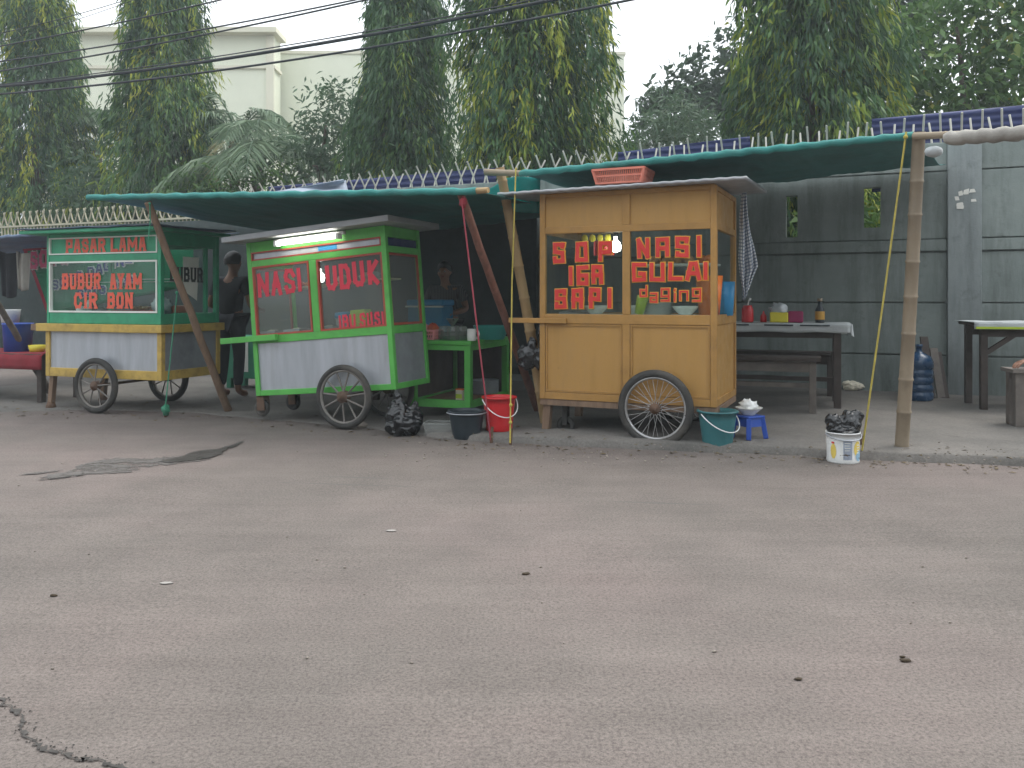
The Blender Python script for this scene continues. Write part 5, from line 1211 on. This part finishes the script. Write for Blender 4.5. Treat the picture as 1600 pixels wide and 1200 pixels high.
# water bottle by the wall
prof = [(0, 0), (.12, 0), (.132, .015), (.132, .05)]
for k in range(4): z = .07+k*.075; prof += [(.132, z), (.122, z+.012), (.122, z+.024), (.133, z+.036)]
prof += [(.132, .39), (.11, .44), (.05, .475), (.028, .49), (.028, .53), (.033, .53), (.033, .56), (0, .56)]
o = lathe_obj('water_jug', prof, mat('jug_blue', (.01, .05, .12), .25, .08, 4, spec=.6), 40); put(o, P(1436, 625), 'blue ridged water jug standing by the wall behind the bamboo post', 'water jug')
t = thing('plank_stack', 'dark boards leaning against the wall beside the blue jug', 'boards', P(1463, 622))
for i, (x, h, m) in enumerate(((-.05, .62, 'dark_wood'), (.05, .5, 'grey_wood'), (.09, .46, 'dark_wood'))):
    mb = MB(); mb.bar((x, 0, 0), (x+.01, .18, h), .08, .02, (0, 1, 0)); mb.build('board', m, t)

# ------------------------------------------------------------------ goods inside and on the carts
def inside(M, px, y, z, py=480):
    p = plane_px(M, px, py, y); return M @ Vector((p.x, y, z))
zT = plane_px(MT, 980, 491.5).z - .011
o = MB().lathe([(0, 0), (.014, 0), (.014, -.03), (.036, -.052), (.045, -.082), (.036, -.115), (0, -.13)][::-1], 20).build('light_bulb', 'bulb_light'); q = inside(MT, 962, .3, 1.62, 380); q.z = W(962, 383, q.y).z + .07; put(o, q, 'round lit bulb hanging inside the tan cart', 'light bulb')
MB().lathe([(0, 0), (.018, 0), (.018, .05), (.008, .06), (0, .06)], 14, (0, 0, -.004)).build('socket', 'dark_plastic', o); MB().tube([(0, 0, .05), (0, 0, .26)], .004, 6).build('flex', 'dark_plastic', o)
pl = [(0, .002), (.07, 0), (.115, .016), (.117, .018), (.114, .0185), (.068, .004), (0, .005)]
p0 = lathe_obj('plate', pl, 'ceramic', 36)
for k in range(9):
    c = p0 if k == 0 else copy_tree(p0, None)
    put(c, inside(MT, 1028 + (k*7 % 3 - 1)*.8, .24, zT + .0105*k), 'white plate in the tall stack behind the tan cart window', 'plate', 'stacked white plates in the tan cart')
bw = [(0, 0), (.045, 0), (.048, .012), (.085, .05), (.098, .075), (.095, .076), (.045, .016), (0, .012)]
b0 = lathe_obj('bowl', bw, 'ceramic', 36); put(b0, inside(MT, 1071, .16, zT), 'white bowl right of the plate stack in the tan cart', 'bowl', 'bowls in the tan cart')
b1 = copy_tree(b0, None); put(b1, inside(MT, 931, .2, zT), 'white bowl behind the left window of the tan cart, beside the cutlery', 'bowl', 'bowls in the tan cart')
b1 = copy_tree(b0, None); put(b1, inside(MT, 995, .36, zT), 'white bowl half hidden behind the lime cup in the tan cart', 'bowl', 'bowls in the tan cart')
o = MB().lathe([(0, 0), (.034, 0), (.046, .14), (.042, .14), (.031, .006), (0, .006)], 28).build('cup', 'lime_plastic'); put(o, inside(MT, 998, .13, zT+.012), 'tilted lime green plastic cup in the tan cart', 'cup'); o.rotation_euler = (0, R(14), -R(24))
o = MB().lathe([(0, 0), (.075, 0), (.10, .30), (.096, .30), (.072, .006), (0, .006)], 36).build('container', 'orange_plastic'); put(o, inside(MT, 1108, .22, zT), 'tall orange plastic container at the right end of the tan cart', 'container')
o = MB().lathe([(0, 0), (.06, 0), (.075, .26), (.072, .26), (.057, .006), (0, .006)], 36).build('container', 'sky_plastic'); put(o, inside(MT, 1133, .5, zT), 'tall blue plastic container behind the side window of the tan cart', 'container')
o = MB().box(-.11, .11, -.07, .07, 0, .02).build('cutlery_tray', 'steel', bevel=.004); put(o, inside(MT, 898, .22, zT), 'metal tray of spoons behind the left window of the tan cart', 'tray', rz=-R(24)); rnd = random.Random(8)
mb = MB()
for k in range(14):
    a = rnd.uniform(-.6, .6); x, y, z = rnd.uniform(-.06, .06), rnd.uniform(-.05, .05), .026 + .002*k; d = Vector((math.cos(a), math.sin(a), rnd.uniform(-.1, .2))); c = Vector((x, y, z))
    mb.tube([c-d*.08, c+d*.05], .003, 5); mb.blob(c+d*.065, .018, .0, 1, 10, 6, 0, sy=.7, sz=.25)
mb.build('spoons', 'steel', o)
zsh = plane_px(MT, 1050, 413, .3).z
for k in range(9):
    s = .03 + .006*(k % 3 == 0); m = 'onion' if k < 7 else 'orange_fruit'; px = 1022 + k*9.2
    if k >= 7: px = 1097 + (k-7)*11; s = .038
    o = MB().blob((0, 0, s*.85), s, .08, 2, 16, 12, k, sz=.88).build('onion' if k < 7 else 'tomato', m)
    put(o, inside(MT, px, .24 + .05*(k % 2), zsh), ['brown onion in the row on the tan cart shelf', 'orange red tomato at the right end of the tan cart shelf'][k >= 7], ['onion', 'tomato'][k >= 7], ['onions on the tan cart shelf', 'tomatoes on the tan cart shelf'][k >= 7])
st = thing('sachet_strip', 'hanging red and yellow sachet strip behind the left window of the tan cart', 'sachets', M=Matrix.Translation(inside(MT, 932, .4, 1.6, 372)) @ Matrix.Rotation(-R(24), 4, 'Z'))
zz = W(932, 372, st.location.y).z; 
for k in range(4):
    mb = MB(); x = -.10 + .065*k; mb.blob((x, 0, zz-st.location.z), .028, .2, 3, 12, 8, k, sy=.3, sz=1.1); mb.build('sachet', 'yellow_plastic', st)
mb = MB(); mb.grid(lambda u, v: (-.03+.17*u, .02+.01*math.sin(u*20), zz-st.location.z-.02-.12*v), 14, 6); mb.build('red_wrapper', 'red_plastic', st)
mb = MB(); mb.tube([(-.16, .005, zz-st.location.z+.035), (.2, .005, zz-st.location.z+.04)], .003, 5); mb.build('string', 'rope_tan', st)
# basket on the roof
za = plane_px(MT, 972, 290, .1).z
q = inside(MT, 974, .12, za, 288); crate('basket', 'pink plastic basket of folded cloths lying on the tan cart roof', 'basket', .40, .3, .11, 'coral_plastic', q, -R(24), .86, 26)
o = MB().grid(lambda u, v: ((u-.5)*.33, (v-.5)*.24, .015+.075*math.sin(PI*u)**.4*math.sin(PI*v)**.4+.012*noise.noise((u*5, v*4, 2))), 18, 12).build('folded_cloth', mat('peach_cloth', (.50, .27, .2), .9)); put(o, q, 'peach folded cloth inside the basket on the tan cart roof', 'cloth', rz=-R(24))
# checked towel hanging from the roof corner
def towel_material():
    m, n, l, b = _new('check_towel'); at = n.new('ShaderNodeTexCoord'); mp = n.new('ShaderNodeMapping'); l.new(at.outputs['UV'], mp.inputs[0])
    out = None
    for d in ('X', 'Y'):
        w = n.new('ShaderNodeTexWave'); w.wave_type = 'BANDS'; w.bands_direction = d; w.inputs['Scale'].default_value = 3.2 if d == 'X' else 6.0; l.new(mp.outputs[0], w.inputs[0])
        f = _ramp(n, l, w.outputs['Fac'], [(.55, 0.0), (.62, .75)])
        c = _mix(n, l, f, (.56, .58, .60) if out is None else out, (.10, .13, .19)); out = c
    l.new(out, b.inputs['Base Color']); b.inputs['Roughness'].default_value = .9; MATS['check_towel'] = m
towel_material()
top = MT @ Vector((wT+.04, .35, 1.86)); zt_ = W(1163, 298, top.y).z
TL = W(1163, 300, top.y); Zt = top.y
nu, nv = 26, 44; outl = [(0, 1160, 1166), (.2, 1158, 1170), (.45, 1156, 1174), (.62, 1154, 1180), (.75, 1156, 1184), (.86, 1159, 1176), (1, 1162, 1167)]
def tow(u, v):
    for (a, b) in zip(outl, outl[1:]):
        if a[0] <= v <= b[0]: k = (v-a[0])/(b[0]-a[0]); xl, xr = lerp_(a[1], b[1], k), lerp_(a[2], b[2], k); break
    p = W(lerp_(xl, xr, u), lerp_(300, 470 - 20*abs(u-.2), v), Zt); p = p - TL
    return (p.x, p.y + .035*math.sin(u*13+v*4)*(.4+v) + .02*math.sin(v*9), p.z)
o = MB().grid(tow, nu, nv).build('towel', 'check_towel', solid=.004); uv = o.data.uv_layers.new(name='UVMap')
for lp in o.data.loops: i = lp.vertex_index; uv.data[lp.index].uv = ((i % (nu+1))/nu, (i//(nu+1))/nv*1.6)
put(o, TL, 'blue and white checked towel hanging from the tan cart roof corner', 'towel')
# lime cart goods
zLs = zsL = (plane_px(ML, 445, 520).z + plane_px(ML, 553, 514).z)/2 - .015
zLsh = (plane_px(ML, 450, 452, .1).z + plane_px(ML, 550, 438, .1).z)/2
def inl(px, py, y, z): p = plane_px(ML, px, py, y); return ML @ Vector((p.x, y, z))
RL = ML.to_euler()
def putl(o, px, y, z, lab, cat, grp=None): put(o, inl(px, 490, y, z), lab, cat, grp); o.rotation_euler = RL; return o
for px, lab in ((424, 'shallow tray of food left of the pair in the lime green cart'), (462, 'shallow tray of food right of the pair in the lime green cart'), (513, 'shallow tray of food behind the right window of the lime green cart')):
    o = MB().box(-.085, .085, -.08, .08, 0, .006).box(-.085, .085, -.08, -.075, .006, .05).box(-.085, .085, .075, .08, .006, .05).box(-.085, -.08, -.075, .075, .006, .05).box(.08, .085, -.075, .075, .006, .05).build('tray', 'zinc')
    putl(o, px, .16, zLs, lab, 'tray', 'trays in the lime green cart'); 
    MB().grid(lambda u, v: ((u-.5)*.155, (v-.5)*.145, .03+.03*math.sin(PI*u)*math.sin(PI*v)+.012*noise.noise((u*6, v*6, px))), 14, 12).build('food', 'rice', o)
o = MB().lathe([(0, 0), (.06, 0), (.068, .10), (.068, .11), (0, .11)], 32).build('plastic_jar', 'clear_plastic'); putl(o, 536, .22, zLs, 'plastic jar with bright blue lid in the lime green cart', 'jar')
MB().lathe([(0, .112), (.074, .112), (.076, .125), (.07, .16), (0, .165)], 32).build('lid', 'sky_plastic', o)
o = MB().box(-.075, .075, -.06, .06, 0, .17).build('box', 'lime_plastic', bevel=.01); putl(o, 564, .2, zLs, 'lime yellow plastic box in the lime green cart', 'box')
o = MB().lathe([(0, 0), (.014, 0), (.014, -.03), (.036, -.05), (.044, -.082), (.034, -.115), (0, -.128)][::-1], 20).build('light_bulb', 'bulb_light'); q = inl(502, 432, .33, 1.2); q.z = W(503, 432, q.y).z + .07; put(o, q, 'lit bulb hanging inside the lime green cart', 'light bulb')
MB().lathe([(0, 0), (.018, 0), (.018, .05), (0, .06)], 14, (0, 0, -.004)).build('socket', 'dark_plastic', o); MB().tube([(0, 0, .05), (0, 0, .2)], .004, 6).build('flex', 'dark_plastic', o)
for k, (px, m, s) in enumerate(((452, 'soft_leaf', .04), (474, 'food_red', .036), (484, 'orange_fruit', .03), (575, 'rice', .05), (590, 'clear_plastic', .05), (540, 'rice', .05))):
    if m == 'soft_leaf': m = mat('greens', (.05, .16, .04), .7, .3, 20)
    o = MB().blob((0, 0, s*.7), s, .3, 4, 16, 12, k, sz=.75).build('food_packet', m); putl(o, px, .2, zLsh, ('green vegetable bundle', 'red chilli packet', 'orange fruit', 'white cracker packet, second from right,', 'clear cracker packet, rightmost,', 'white cracker packet, third from right,')[k] + ' on the upper shelf of the lime green cart', 'packet', 'food on the lime green cart shelf')
# jade cart goods
zJ = plane_px(MJ, 160, 506.5).z + .015
def inj(px, y, z): p = plane_px(MJ, px, 480, y); return MJ @ Vector((p.x, y, z))
zwin = plane_px(MJ, 160, 488.5).z
o = MB().box(-.30, .30, -.12, .12, 0, .03).build('food_tray', 'red_plastic', bevel=.006); put(o, inj(218, .25, zwin-.012), 'wide red tray behind the jade cart window', 'tray', rz=-R(20.5))
for k in range(5):
    c = MB().blob((0, 0, .02), .035, .3, 4, 14, 10, k, sz=.6).build('fritter', 'bamboo'); put(c, inj(210 + 9*k, .22 + .05*(k % 2), zwin+.02), 'golden fritter heaped on the red tray in the jade cart', 'food', 'fritters on the red tray')
for k, (px, m, h, r, lab) in enumerate(((104, 'jade_paint', .05, .07, 'flat green box at the left of the jade cart window'), (128, 'white_plastic', .09, .05, 'white cup left of the bottle in the jade cart'), (139, 'ceramic', .15, .025, 'small white bottle in the jade cart window'), (160, 'jar_glass', .08, .045, 'glass jar in the middle of the jade cart window'))):
    c = MB().lathe([(0, 0), (r, 0), (r*1.05, h*.7), (r*.7, h*.85), (r*.5, h), (0, h)] if k != 0 else [(0, 0), (r, 0), (r, h), (0, h)], 24).build(('box', 'cup', 'bottle', 'glass_jar')[k], m); put(c, inj(px, .2, zwin-.03), lab, ('box', 'cup', 'bottle', 'jar')[k])
o = MB().box(-.11, .11, -.09, .09, 0, .07).build('tub', 'coral_plastic', bevel=.01); put(o, MJ @ Vector((wJ-.19, .34, zJ+.09)), 'coral tub behind the side glass of the jade cart', 'tub', rz=-R(20.5))
o = MB().blob((0, 0, .06), .09, .4, 3, 18, 14, 6, sy=.8).build('cracker_bag', 'clear_plastic'); put(o, MJ @ Vector((wJ-.15, .16, zJ+.10)), 'clear bag of crackers behind the side glass of the jade cart', 'bag')
# ------------------------------------------------------------------ soto stall at far left
bn = thing('banner', 'green SOTO DAGING banner with red border hanging behind the jade cart', 'banner', M=MJ @ Matrix.Translation((0, 1.25, 0)))
MB_ = MJ @ Matrix.Translation((0, 1.25, 0))
def b_(px, py, y=0): return plane_px(MB_, px, py, y)
c = [b_(36, 389), b_(300, 370), b_(300, 446), b_(72, 492)]
mb = MB()
def ban(u, v):
    p = lerp(lerp(c[0], c[3], v), lerp(c[1], c[2], v), u); return (p.x, .02*math.sin(u*7+v*2), p.z)
mb.grid(ban, 40, 14); mb.build('cloth', 'banner_green', bn, solid=.002)
mb = MB(); mb.grid(lambda u, v: tuple(Vector(ban(.0+.022*u, v)) + Vector((0, -.004, 0))), 2, 14); mb.grid(lambda u, v: tuple(Vector(ban(.022+.978*u, .035*v)) + Vector((0, -.0045, 0))), 40, 2); mb.build('border', 'banner_red', bn)
def brow(txt, l, t, r, b, sw, m, mo, rise=0, gap=.18, e=.009, widths={}):
    a, d = b_(l, (t+b)/2), b_(r, (t+b)/2); z1, z0 = b_((l+r)/2, t).z, b_((l+r)/2, b).z
    it = lrow(txt, a.x, d.x, z0, z1, gap, rise, AJ, widths)
    letters([(g, x-e, z-e, w+2*e, h+2*e) for g, x, z, w, h in it], sw+2*e, -.03).build('lettering', mo, bn); letters(it, sw, -.045).build('lettering', m, bn)
brow('SOTO', 51, 393, 112, 420, .045, 'pink_vinyl', 'white_trim', .1, widths={})
brow('SOTO DAGING', 86, 437, 212, 452, .024, 'blue_vinyl', 'white_trim', .26, widths={' ': .4})
brow('AYAM', 180, 438, 216, 450, .02, 'blue_vinyl', 'white_trim', .2, e=.006); brow('SOTO', 126, 452, 170, 465, .022, 'blue_vinyl', 'white_trim', .12, e=.006)
a, b = W(-260, 388, 9.0), W(74, 366, 9.0)
canopy('tarp_canopy', 'faded blue grey canopy sheet of the stall at far left', a, b, a+vd*3+Vector((0, 0, .1)), b+vd*3.2+Vector((0, 0, .25)), 'tarp_blue', .08, .02, None, 9, 'tarpaulin canopies')
q = P(64, 630); MK = Matrix.Translation(q) @ Matrix.Rotation(-R(18), 4, 'Z'); zk = .50
rtb = table('low_table', 'low table under a dark red cloth at the far left stall', MK, -2.2, 0, .6, zk, 'dark_wood', 'dark_wood', 'table', legw=.06)
mb = MB(); mb.grid(lambda u, v: (-2.22+2.24*u, (-.012-.006*math.sin(u*60)) if v < .3 else -.012+.63*(v-.3)/.7, (zk-.16+.165*v/.3) if v < .3 else zk+.006), 60, 12); mb.build('cloth', 'red_cloth', rtb, solid=.003)
def onk(px, y): p = plane_px(MK, px, 550, y); return MK @ Vector((p.x, y, zk+.008))
o = MB().lathe([(0, 0), (.13, 0), (.145, .28), (.15, .285), (.15, .30), (.14, .30), (.125, .01), (0, .01)], 36).build('drum', 'blue_plastic'); put(o, onk(28, .2), 'dark blue plastic drum on the red covered table', 'drum')
o = MB().lathe([(0, 0), (.085, 0), (.1, .13), (.104, .14), (.095, .14), (.08, .01), (0, .01)], 32).build('bucket', 'white_plastic'); put(o, onk(16, .3)+Vector((0, 0, .301)), 'white tub standing on the dark blue drum', 'tub')
o = MB().lathe([(0, 0), (.07, 0), (.085, .07), (.08, .07), (.066, .006), (0, .006)], 28).build('bowl', 'yellow_plastic'); put(o, onk(58, .2), 'small yellow bowl right of the dark blue drum', 'bowl')
for k, (px, w_, h_, lab) in enumerate(((36, .16, .42, 'pale cloth hanging under the far left canopy'), (14, .22, .5, 'darker cloth hanging under the far left canopy'))):
    q = W(px, 392, 9.3); mb = MB(); mb.grid(lambda u, v: ((u-.5)*w_*(1-.3*v), .03*math.sin(u*9), -h_*v - .03*math.sin(u*3)), 14, 16); o = mb.build('hanging_cloth', ['grey_cloth', 'dark_shirt'][k], solid=.003); put(o, q, lab, 'cloth', 'cloths under the far left canopy')
# pale signs on the dark wall between the carts and a green stool behind
o = MB().box(-.17, .17, 0, .012, -.3, .3).build('poster', 'paper'); q = plane_px(WM, 357, 420, -.09); o.matrix_world = WM @ Matrix.Translation(q); tag(o, 'pale grey poster on the dark wall between the two green carts', 'poster')
t = thing('cupboard', 'low green cupboard with pale stripes between the two green carts', 'cupboard', M=Matrix.Translation(P(352, 606)) @ Matrix.Rotation(-R(20), 4, 'Z'))
MB().box(0, .5, 0, .35, .12, .62).build('body', 'jade_dark', t, bevel=.006)
for x in (.12, .27): MB().box(x, x+.06, -.006, -.001, .2, .58).build('stripe', 'white_trim', t)
for x in (.01, .43):
    for y in (.01, .28): MB().box(x, x+.06, y, y+.06, 0, .119).build('leg', 'jade_dark', t)

a, b = plane_px(WM, -160, 400, -.13), plane_px(WM, 838, 400, -.13)  # dark backing added on the wall; its colour stands in for stall shade
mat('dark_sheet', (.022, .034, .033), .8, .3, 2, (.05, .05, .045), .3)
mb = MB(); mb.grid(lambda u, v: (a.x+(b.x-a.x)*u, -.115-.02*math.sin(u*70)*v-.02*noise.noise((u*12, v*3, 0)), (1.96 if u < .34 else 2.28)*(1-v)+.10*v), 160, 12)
o = mb.build('shade_backing', 'dark_sheet', solid=.003); o.matrix_world = WM; tag(o, 'dark greenish sheet added to stand in for shade behind the green carts', 'sheeting')
# ------------------------------------------------------------------ people
def skin_obj(name, V, E, m, parent=None, sub=2, root=0):
    me = bpy.data.meshes.new(name); me.from_pydata([v[0] for v in V], E, []); me.update(); me.materials.append(MATS[m])
    o = bpy.data.objects.new(name, me); COL.objects.link(o); o.parent = parent
    sk = o.modifiers.new('skin', 'SKIN'); sk.use_smooth_shade = True; sk.branch_smoothing = .4
    for i, v in enumerate(V):
        r = v[1]; o.data.skin_vertices[0].data[i].radius = (r, r) if not hasattr(r, '__len__') else r
        o.data.skin_vertices[0].data[i].use_root = (i == root)
    md = o.modifiers.new('sub', 'SUBSURF'); md.levels = md.render_levels = sub
    return o
def person(label, loc, rz, J, shirt='dark_shirt', legs='trousers', sc=1.0):
    t = thing('person', label, 'person', loc, rz); t.scale = (sc, sc, sc); V, E = [], []
    def v(p, r, par=None):
        V.append((Vector(p), r)); 
        if par is not None: E.append((par, len(V)-1))
        return len(V)-1
    pel = v(J['pelvis'], (.13, .10)); bel = v(lerp(Vector(J['pelvis']), Vector(J['chest']), .5), (.125, .095), pel); ch = v(J['chest'], (.14, .10), bel)
    nk0 = v(lerp(Vector(J['chest']), Vector(J['neck']), .75), (.075, .065), ch); nk = v(J['neck'], .052, nk0)
    hd = Vector(J['head']); nkv = Vector(J['neck']); up = (hd-nkv).normalized(); fw = Vector(J['face']).normalized()
    jaw = v(nkv+up*.055+fw*.018, (.062, .068), nk); sku = v(nkv+up*.125+fw*.01, (.076, .092), jaw); crn = v(nkv+up*.185, (.062, .075), sku)
    v(nkv+up*.10+fw*.115, .012, sku)                                       # nose
    rt = up.cross(fw).normalized()
    for s in (-1, 1): v(nkv+up*.105+rt*s*.09, .014, sku)                    # ears
    for s in ('L', 'R'):
        sh, el, wr = Vector(J['sh'+s]), Vector(J['el'+s]), Vector(J['wr'+s]); a = v(sh, .055, ch); b = v(lerp(sh, el, .5), .046, a); c = v(el, .038, b); d = v(lerp(el, wr, .4), .037, c); e = v(wr, .025, d)
        hdv = (wr-el).normalized() if 'hand'+s not in J else Vector(J['hand'+s]).normalized(); side = hdv.cross(Vector((0, 0, 1)) if abs(hdv.z) < .8 else Vector((0, 1, 0))).normalized(); nrm = side.cross(hdv)
        p1 = v(wr+hdv*.045, (.034, .018), e); p2 = v(wr+hdv*.08, (.036, .016), p1); sg = 1 if s == 'L' else -1
        for k, ln in enumerate((.062, .072, .068, .052)):
            b0 = wr+hdv*.088+side*(k-1.5)*.019; f1 = v(b0, .0095, p2); f2 = v(b0+hdv*ln*.55-nrm*.008, .0085, f1); v(b0+hdv*ln*.95-nrm*.026, .007, f2)
        th = v(wr+hdv*.035-side*.04*sg, .011, p1); v(wr+hdv*.075-side*.058*sg-nrm*.01, .009, th)
        hp, kn, an = Vector(J['hip'+s]), Vector(J['kn'+s]), Vector(J['an'+s]); a = v(hp, .088, pel); b = v(lerp(hp, kn, .5), .073, a); c = v(kn, .055, b); d = v(lerp(kn, an, .35), .052, c); e = v(an, .035, d)
        toe = Vector(J['toe'+s]); f = v(lerp(an, toe, .45)-Vector((0, 0, .02)), (.038, .03), e); v(toe, (.036, .02), f)
    skin_obj('body', V, E, 'skin', t)
    S, E2 = [], []
    def w(p, r, par=None):
        S.append((Vector(p), r))
        if par is not None: E2.append((par, len(S)-1))
        return len(S)-1
    p = w(Vector(J['pelvis'])-Vector((0, 0, .03)), (.165, .125)); b = w(lerp(Vector(J['pelvis']), Vector(J['chest']), .5), (.155, .12), p); c = w(J['chest'], (.17, .125), b); w(lerp(Vector(J['chest']), nkv, .7), (.085, .075), c)
    for s in ('L', 'R'):
        sh, el = Vector(J['sh'+s]), Vector(J['el'+s]); a = w(sh, .074, c); w(lerp(sh, el, .7), .062, a)
    skin_obj('shirt', S, E2, shirt, t)
    S, E2 = [], []
    p = w(Vector(J['pelvis'])+Vector((0, 0, .0)), (.155, .118))
    for s in ('L', 'R'):
        hp, kn, an = Vector(J['hip'+s]), Vector(J['kn'+s]), Vector(J['an'+s]); a = w(hp, .10, p); b = w(lerp(hp, kn, .5), .087, a); c = w(kn, .068, b); d = w(lerp(kn, an, .4), .064, c); w(lerp(kn, an, .92), .052, d)
    skin_obj('trousers', S, E2, legs, t)
    mb = MB()
    def hairf(u, q):
        a, be = 2*PI*u, PI*(q*.62-.12); d = Vector((math.cos(be)*math.cos(a), math.cos(be)*math.sin(a), math.sin(be)))
        f = d.x; z = up*d.z + fw*f + rt*d.y; cut = max(0, f)*(.55-d.z)*.09 if d.z < .55 else 0
        return nkv + up*.135 - fw*.012 + up*d.z*.108 + fw*(f*.104-cut) + rt*d.y*.088 + z*.006*noise.noise(d*6)
    mb.grid(hairf, 28, 16); mb.build('hair', 'hair', t, solid=.008)
    for s in (-1, 1):
        mb = MB(); mb.blob(nkv+up*.118+fw*.091+rt*s*.031, .0115, 0, 1, 12, 8, 0); e = mb.build('eye', mat('eye_white', (.3, .28, .26), .4), t); mb = MB(); mb.blob(nkv+up*.118+fw*.0995+rt*s*.031, .0062, 0, 1, 10, 6, 0); mb.build('iris', 'hair', e)
    mb = MB(); mb.blob(nkv+up*.056+fw*.084, .02, 0, 1, 14, 8, 0, sx=.5, sy=1.1, sz=.35); mb.build('mouth', mat('lips', (.2, .07, .06), .5), t)
    return t
def standing(face=(1, 0, 0), el=((.0, .27, 1.02), (.0, -.27, 1.02)), wr=((.20, .22, .98), (.20, -.22, .98)), lean=0.0):
    return dict(pelvis=(0, 0, .88), chest=(lean*.6, 0, 1.20), neck=(lean+.01, 0, 1.38), head=(lean+.03, 0, 1.6), face=face, shL=(lean*.8, .18, 1.30), shR=(lean*.8, -.18, 1.30),
      elL=el[0], elR=el[1], wrL=wr[0], wrR=wr[1], hipL=(0, .09, .84), hipR=(0, -.09, .84), knL=(.02, .10, .46), knR=(.03, -.10, .46), anL=(-.01, .11, .08), anR=(-.01, -.11, .08), toeL=(.15, .12, .025), toeR=(.15, -.12, .025))
def striped():
    m, n, l, b = _new('striped_shirt'); w_ = n.new('ShaderNodeTexWave'); w_.bands_direction = 'Y'; w_.inputs['Scale'].default_value = 16; l.new(_coord(n, l), w_.inputs[0])
    l.new(_ramp(n, l, w_.outputs['Fac'], [(.45, (.05, .05, .055)), (.55, (.12, .12, .125))]), b.inputs['Base Color']); b.inputs['Roughness'].default_value = .9; MATS['striped_shirt'] = m
striped()
zf = pz(-1)
person('standing cook in a dark striped shirt behind the green side table', Vector((-.70, 9.0, zf)), R(-105), standing(lean=.07, wr=((.26, .14, 1.0), (.27, -.1, .98)), el=((.05, .26, 1.05), (.06, -.25, 1.04))), 'striped_shirt', 'trousers', .90)
person('person in dark clothes standing between the jade and lime carts', Vector((-3.05, 9.0, zf)), R(72), standing(lean=.04), 'dark_shirt', 'trousers', .97)
sit = dict(pelvis=(0, 0, .545), chest=(.05, 0, .86), neck=(.09, 0, 1.04), head=(.12, 0, 1.26), face=(1, 0, -.1), shL=(.07, .18, .96), shR=(.07, -.18, .96), elL=(-.03, .31, .76), elR=(.16, -.24, .72), wrL=(-.06, .41, .535), wrR=(.36, -.12, .68), handL=(-.35, .8, -.25), handR=(1, .3, -.2),
  hipL=(.02, .09, .53), hipR=(.02, -.09, .53), knL=(.42, .12, .52), knR=(.42, -.12, .52), anL=(.40, .13, .09), anR=(.40, -.13, .09), toeL=(.56, .14, .03), toeR=(.56, -.14, .03))
q = MS @ Vector((.52, .13, 0)); person('seated person at the right frame edge with one hand resting on the bench', q, R(78), sit, 'brown_shirt', 'trousers', 1.0)

# ------------------------------------------------------------------ milky morning air
m, n, l, b = _new('haze'); n.remove(b); pv = n.new('ShaderNodeVolumePrincipled'); pv.inputs['Color'].default_value = (.86, .93, .97, 1); pv.inputs['Density'].default_value = HAZE; pv.inputs['Anisotropy'].default_value = .2
l.new(pv.outputs[0], n['Material Output'].inputs['Volume']); MATS['haze'] = m
hz = MB().box(-330, 330, -90, 450, -1.2, 16).build('haze', 'haze'); struct(hz, 'stuff')
